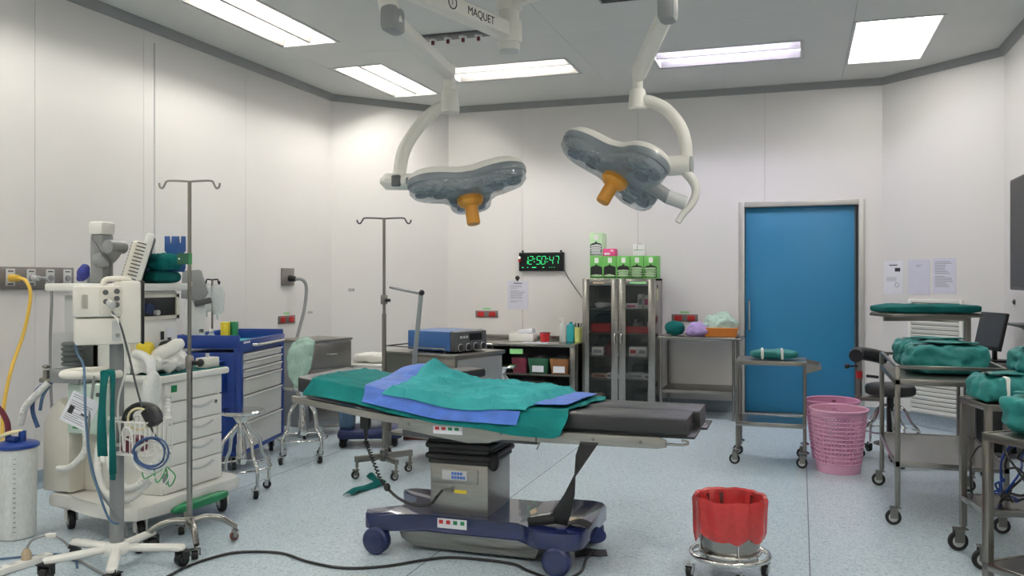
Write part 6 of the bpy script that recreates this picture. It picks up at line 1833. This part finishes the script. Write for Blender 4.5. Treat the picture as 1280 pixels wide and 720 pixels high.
def liner_ring(rad, z, amp, zamp, seed):
    o = []
    for i in range(N):
        a = 2 * pi * i / N
        q = noise.noise(Vector((cos(a) * 2.2, sin(a) * 2.2, seed)))
        q2 = noise.noise(Vector((cos(a) * 6, sin(a) * 6, seed * 0.6 + 4)))
        r = rad + amp * q2 + 0.004 * sin(a * 13 + seed)
        o.append(Vector((r * cos(a), r * sin(a), z + zamp * q)))
    return rg.ring(o)
for (rad, z, amp, za, sd) in ((0.160, 0.005, 0.012, 0.06, 1), (0.170, 0.045, 0.014, 0.045, 1.2), (0.172, 0.09, 0.014, 0.03, 1.5), (0.174, 0.14, 0.010, 0.010, 1.8), (0.178, 0.185, 0.012, 0.006, 2.0), (0.172, 0.200, 0.012, 0.008, 2.1), (0.160, 0.192, 0.010, 0.006, 2.3), (0.150, 0.12, 0.012, 0.01, 2.6), (0.140, 0.03, 0.014, 0.0, 3.0), (0.12, -0.07, 0.012, 0.0, 3.4), (0.05, -0.095, 0.004, 0.0, 4)):
    rings.append(liner_ring(rad, z, amp, za, sd))
rg.skin(rings, cap=False)
obj('film', rg, 'red_bag', lb)

# trolley two: stainless with guard rail
square_trolley('long stainless trolley with raised guard rail and a mirror shelf', (0.83, 6.09, 0), 0, 0.60, 1.06, 0.86, 0.375, rail=0.075, tube=0.03, wheel_r=0.045)
def wrap(label, c, s, seed, rz=0.0, m='wrap_green', tape=None, amp=0.024, p=4.6):
    t = thing('wrapped_set', label, 'bundle', c, rz, 'wrapped instrument sets')
    obj('wrap', MB().cloth((0, 0, s[2] / 2), s, seed, amp, 11, p, 5), m, t)
    f = MB()
    f.sheet(lambda u, v: Vector(((u - 0.5) * s[0] * 0.8, -s[1] * 0.30 + v * s[1] * 0.5 * (1 - abs(u - 0.5)), s[2] + 0.004 + amp * 0.4 - 0.006 * abs(u - 0.5) + 0.004 * sin(u * 9 + v * 5))), 12, 8, 0.003)
    obj('fold', f, m, t)
    if tape:
        x, w_ = tape
        obj('tape', MB().box((x, -s[1] * 0.42, s[2] * 0.62), (w_, s[1] * 0.22, s[2] * 0.82), 0.012), 'white', t)
    return t
wrap('large teal wrapped set at the back of the guard-railed trolley', (0.83, 6.36, 0.866), (0.46, 0.30, 0.19), 101, 0.08)
wrap('large teal wrapped set at the front of the guard-railed trolley', (0.855, 6.00, 0.866), (0.46, 0.30, 0.185), 102, 0.0)

# trolley three and four at the right edge
square_trolley('narrow stainless trolley loaded with taped teal bundles at the right edge', (1.195, 5.075, 0), radians(12), 0.72, 0.34, 0.825, 0.30, rail=0, tube=0.032, wheel_r=0.052)
wrap('teal bundle with a white tape lying on the narrow trolley', (1.06, 5.04, 0.832), (0.44, 0.30, 0.13), 103, radians(12), tape=(-0.11, 0.02))
wrap('teal bundle lying beside the taped one on the narrow trolley', (1.40, 5.11, 0.832), (0.24, 0.30, 0.14), 104, radians(12))
wrap('rolled teal bundle on top of the taped bundle at the right edge', (1.22, 5.10, 0.972), (0.36, 0.24, 0.12), 105, radians(8))
square_trolley('nearest stainless trolley cut off by the right edge', (1.083, 3.965, 0), radians(-52), 0.50, 0.56, 0.82, 0.29, rail=0, tube=0.032, wheel_r=0.05)
wrap('nearest teal bundle slumped on the trolley at the right edge', (1.04, 4.00, 0.828), (0.44, 0.40, 0.15), 106, radians(-45), amp=0.02)
t = thing('cable_tangle', 'tangle of black and blue cables heaped on the lower shelf of the narrow trolley', 'cables', (1.03, 5.0, 0.305))
rnd = random.Random(9)
for k in range(9):
    pts = []
    x, y, z = rnd.uniform(-0.10, 0.12), rnd.uniform(-0.08, 0.06), 0.34
    for q in range(9):
        pts.append((x, y, z))
        x = max(-0.2, min(0.2, x + rnd.uniform(-0.07, 0.07))); y = max(-0.12, min(0.1, y + rnd.uniform(-0.04, 0.04))); z = 0.015 + abs(z - 0.05 + rnd.uniform(-0.07, 0.04)) * 0.95
    obj('cable', MB().tube(pts, 0.006, 6, 5), 'black' if k % 3 else 'cart_blue', t)

t = thing('steel_drum', 'polished steel drum on the lower shelf of the nearest trolley', 'drum', (1.08, 3.98, 0.295))
obj('drum', MB().lathe([(0.02, 0), (0.14, 0.002), (0.15, 0.01), (0.15, 0.36), (0.145, 0.365), (0.02, 0.366)], n=40), 'chrome', t)
obj('lid', MB().lathe([(0.153, 0.35), (0.155, 0.355), (0.155, 0.385), (0.13, 0.395), (0.02, 0.40)], n=40), 'steel', t)

# mayo stand with draped tray
my = thing('mayo_stand', 'steel over-table stand with a teal draped tray by the wall louvre', 'instrument stand', (1.215, 7.40, 0), YAW)
obj('post', MB().span((-0.02, -0.02, 0.10), (0.02, 0.02, 1.165), 0.003), 'steel_dull', my)
obj('arm', MB().span((-0.64, -0.016, 1.135), (0.02, 0.016, 1.17), 0.003), 'steel_dull', my)
tf = MB().tube([(-0.66, -0.20, 1.18), (0.0, -0.20, 1.18), (0.0, 0.20, 1.18), (-0.66, 0.20, 1.18)], 0.010, 8, closed=True)
obj('tray_frame', tf, 'steel_dull', my)
obj('tray', MB().span((-0.66, -0.20, 1.18), (0.0, 0.20, 1.20), 0.006), 'steel', my)
obj('foot_beam', MB().span((-0.50, -0.03, 0.08), (0.03, 0.03, 0.12), 0.004).span((-0.02, -0.28, 0.08), (0.03, 0.28, 0.12), 0.004), 'steel_dull', my)
for p in ((-0.48, 0), (0.0, -0.26), (0.0, 0.26)):
    caster(my, (p[0] - 0.015, p[1], 0), 0.03, 0.5)
v = Matrix.Rotation(YAW, 3, 'Z') @ Vector((-0.33, 0, 0))
one('tray_drape', MB().cloth((0, 0, 0.03), (0.73, 0.46, 0.065), 111, 0.010, 9, 5, 4), 'teal_dark', 'dark teal cloth wrapped over the tray of the over-table stand', 'drape', (1.215 + v.x, 7.40 + v.y, 1.201), YAW)

# computer corner
dk = thing('computer_desk', 'small dark desk in the right corner under the monitor', 'desk', (1.51, 8.20, 0), radians(-90))
obj('top', MB().span((-0.30, -0.22, 0.735), (0.30, 0.22, 0.76), 0.005), 'dark_grey', dk)
obj('edge', MB().span((-0.302, -0.224, 0.738), (0.302, -0.218, 0.757)), 'light_grey', dk)
for x in (-0.27, 0.27):
    for y in (-0.19, 0.19):
        obj('leg', MB().cyl((x, y, 0), (x, y, 0.735), 0.016, n=10), 'steel_dull', dk)
obj('computer_tower', MB().span((-0.14, -0.12, 0.02), (0.14, 0.18, 0.50), 0.01), 'black', dk)
obj('lower_shelf', MB().span((-0.28, -0.20, 0.0), (0.28, 0.20, 0.02)), 'dark_grey', dk)
mn = thing('computer_monitor', 'black computer monitor turned to the left on the corner desk', 'monitor', (1.53, 8.22, 0.762), radians(-75))
obj('foot', MB().box((0.0, 0.02, 0.008), (0.22, 0.16, 0.016), 0.006), 'black', mn)
obj('neck', MB().box((0, 0.03, 0.09), (0.05, 0.025, 0.16), 0.006), 'black', mn)
Rm = Matrix.Translation((0, 0, 0.255)) @ Matrix.Rotation(radians(-12), 4, 'X')
pn = obj('panel', MB().box((0, 0, 0), (0.44, 0.028, 0.32), 0.006).xform(Rm), 'black', mn)
obj('screen', MB().box((0, -0.0145, 0.008), (0.41, 0.002, 0.275)).xform(Rm), 'screen_grey', pn)
obj('rear_bulge', MB().box((0, 0.026, -0.01), (0.26, 0.03, 0.2), 0.01).xform(Rm), 'black', pn)
kbm = thing('keyboard', 'black keyboard in front of the computer monitor', 'keyboard', (1.385, 8.17, 0.762), radians(-88))
obj('board', MB().box((0, 0, 0.01), (0.40, 0.13, 0.018), 0.004), 'black', kbm)
ky = MB()
for r_ in range(4):
    for k in range(14):
        ky.box((-0.18 + k * 0.0275, -0.045 + r_ * 0.027, 0.021), (0.022, 0.021, 0.005))
obj('keys', ky, 'dark_grey', kbm)

# black swivel stool with backrest
ws = thing('operator_stool', 'black padded operator stool with curved back support on steel base', 'stool', (0.70, 7.72, 0), 0.0)
obj('seat', MB().lathe([(0.03, 0.505), (0.17, 0.505), (0.192, 0.52), (0.196, 0.56), (0.185, 0.585), (0.15, 0.597), (0.02, 0.60)], n=36), 'vinyl_black', ws)
obj('column', MB().cyl((0, 0, 0.20), (0, 0, 0.51), 0.028), 'black', ws)
for k in range(5):
    a = radians(200 + 72 * k)
    c_, s_ = cos(a), sin(a)
    obj('leg', MB().tube([(0.02 * c_, 0.02 * s_, 0.42), (0.10 * c_, 0.10 * s_, 0.40), (0.17 * c_, 0.17 * s_, 0.28), (0.22 * c_, 0.22 * s_, 0.22), (0.225 * c_, 0.225 * s_, 0.08)], 0.011, 8, 4), 'chrome', ws)
    caster(ws, (0.225 * c_ - 0.012, 0.225 * s_, 0), 0.028, a, th=0.03, fork='black', hub='dark_grey')
obj('foot_ring', MB().torus((0, 0, 0.215), 0.212, 0.007, n=40), 'chrome', ws)
obj('back_bracket', MB().box((-0.17, -0.04, 0.475), (0.20, 0.05, 0.04), 0.004), 'steel_dull', ws)
obj('back_post', MB().cyl((-0.24, -0.05, 0.48), (-0.24, -0.05, 0.80), 0.022), 'steel_dull', ws)
obj('post_sleeve', MB().cyl((-0.24, -0.05, 0.64), (-0.24, -0.05, 0.70), 0.026), 'red', ws)
bk = MB().tube([(-0.27, -0.14, 0.83), (-0.25, -0.06, 0.845), (-0.15, 0.02, 0.83), (-0.03, 0.06, 0.80)], 0.055, 12, 6)
obj('back_pad', bk, 'vinyl_black', ws)
obj('back_knob', MB().cyl((-0.25, -0.06, 0.74), (-0.32, -0.09, 0.74), 0.008, n=8).ell((-0.335, -0.095, 0.74), (0.022, 0.022, 0.022)), 'black', ws)
obj('lever', MB().cyl((-0.10, -0.12, 0.66), (-0.19, -0.14, 0.67), 0.012, n=8), 'black', ws)
obj('base_disc', MB().lathe([(0.02, 0.10), (0.13, 0.10), (0.13, 0.11), (0.03, 0.14)], n=24), 'steel_dull', ws)

# notices on the angled wall
def notice(label, x, y, z, w_, h, m, seed, kind):
    t = thing('wall_notice', label, 'notice', (x, y, z), ANG_BR, 'paper notices on the angled wall')
    s = obj('sheet', MB().span((-w_ / 2, -0.004, -h / 2), (w_ / 2, -0.001, h / 2)), m, t)
    pr = MB()
    if kind == 'pictures':
        obj('heading', MB().span((-0.05, -0.0047, h * 0.36), (0.05, -0.004, h * 0.39)), 'print_black', s)
        obj('picture', MB().span((0.02, -0.0047, h * 0.18), (0.085, -0.004, h * 0.29)), 'print_black', s)
        obj('sketch', MB().torus((0.045, -0.0044, -h * 0.22), 0.022, 0.003, 'y', 16, 6), 'print_grey', s)
        lines(pr, -0.08, 0.08, -h * 0.12, h * 0.02, 4, -0.004, seed)
    elif kind == 'plain':
        lines(pr, -0.03, 0.05, h * 0.28, h * 0.36, 2, -0.004, seed)
    else:
        lines(pr, -w_ * 0.4, w_ * 0.42, -h * 0.32, h * 0.42, 16, -0.004, seed)
    obj('print', pr, 'print_grey', s)
notice('leftmost of three wall notices, with small pictures', 0.908, 9.673, 1.475, 0.235, 0.34, 'paper', 11, 'pictures')
notice('middle of three wall notices, nearly blank and wrinkled', 1.122, 9.459, 1.48, 0.255, 0.345, 'paper_lilac', 12, 'plain')
notice('rightmost of three wall notices, covered in small print', 1.321, 9.260, 1.49, 0.25, 0.345, 'paper_lilac', 13, 'text')
one('wall_hook', MB().lathe([(0.022, 0), (0.022, -0.012), (0.008, -0.02)], (0, 0, 0), 14).xform(Matrix.Rotation(radians(90), 4, 'Y')), 'dark_grey', 'small grey knob on the right wall beneath the television', 'knob', (XR, 8.42, 1.26))
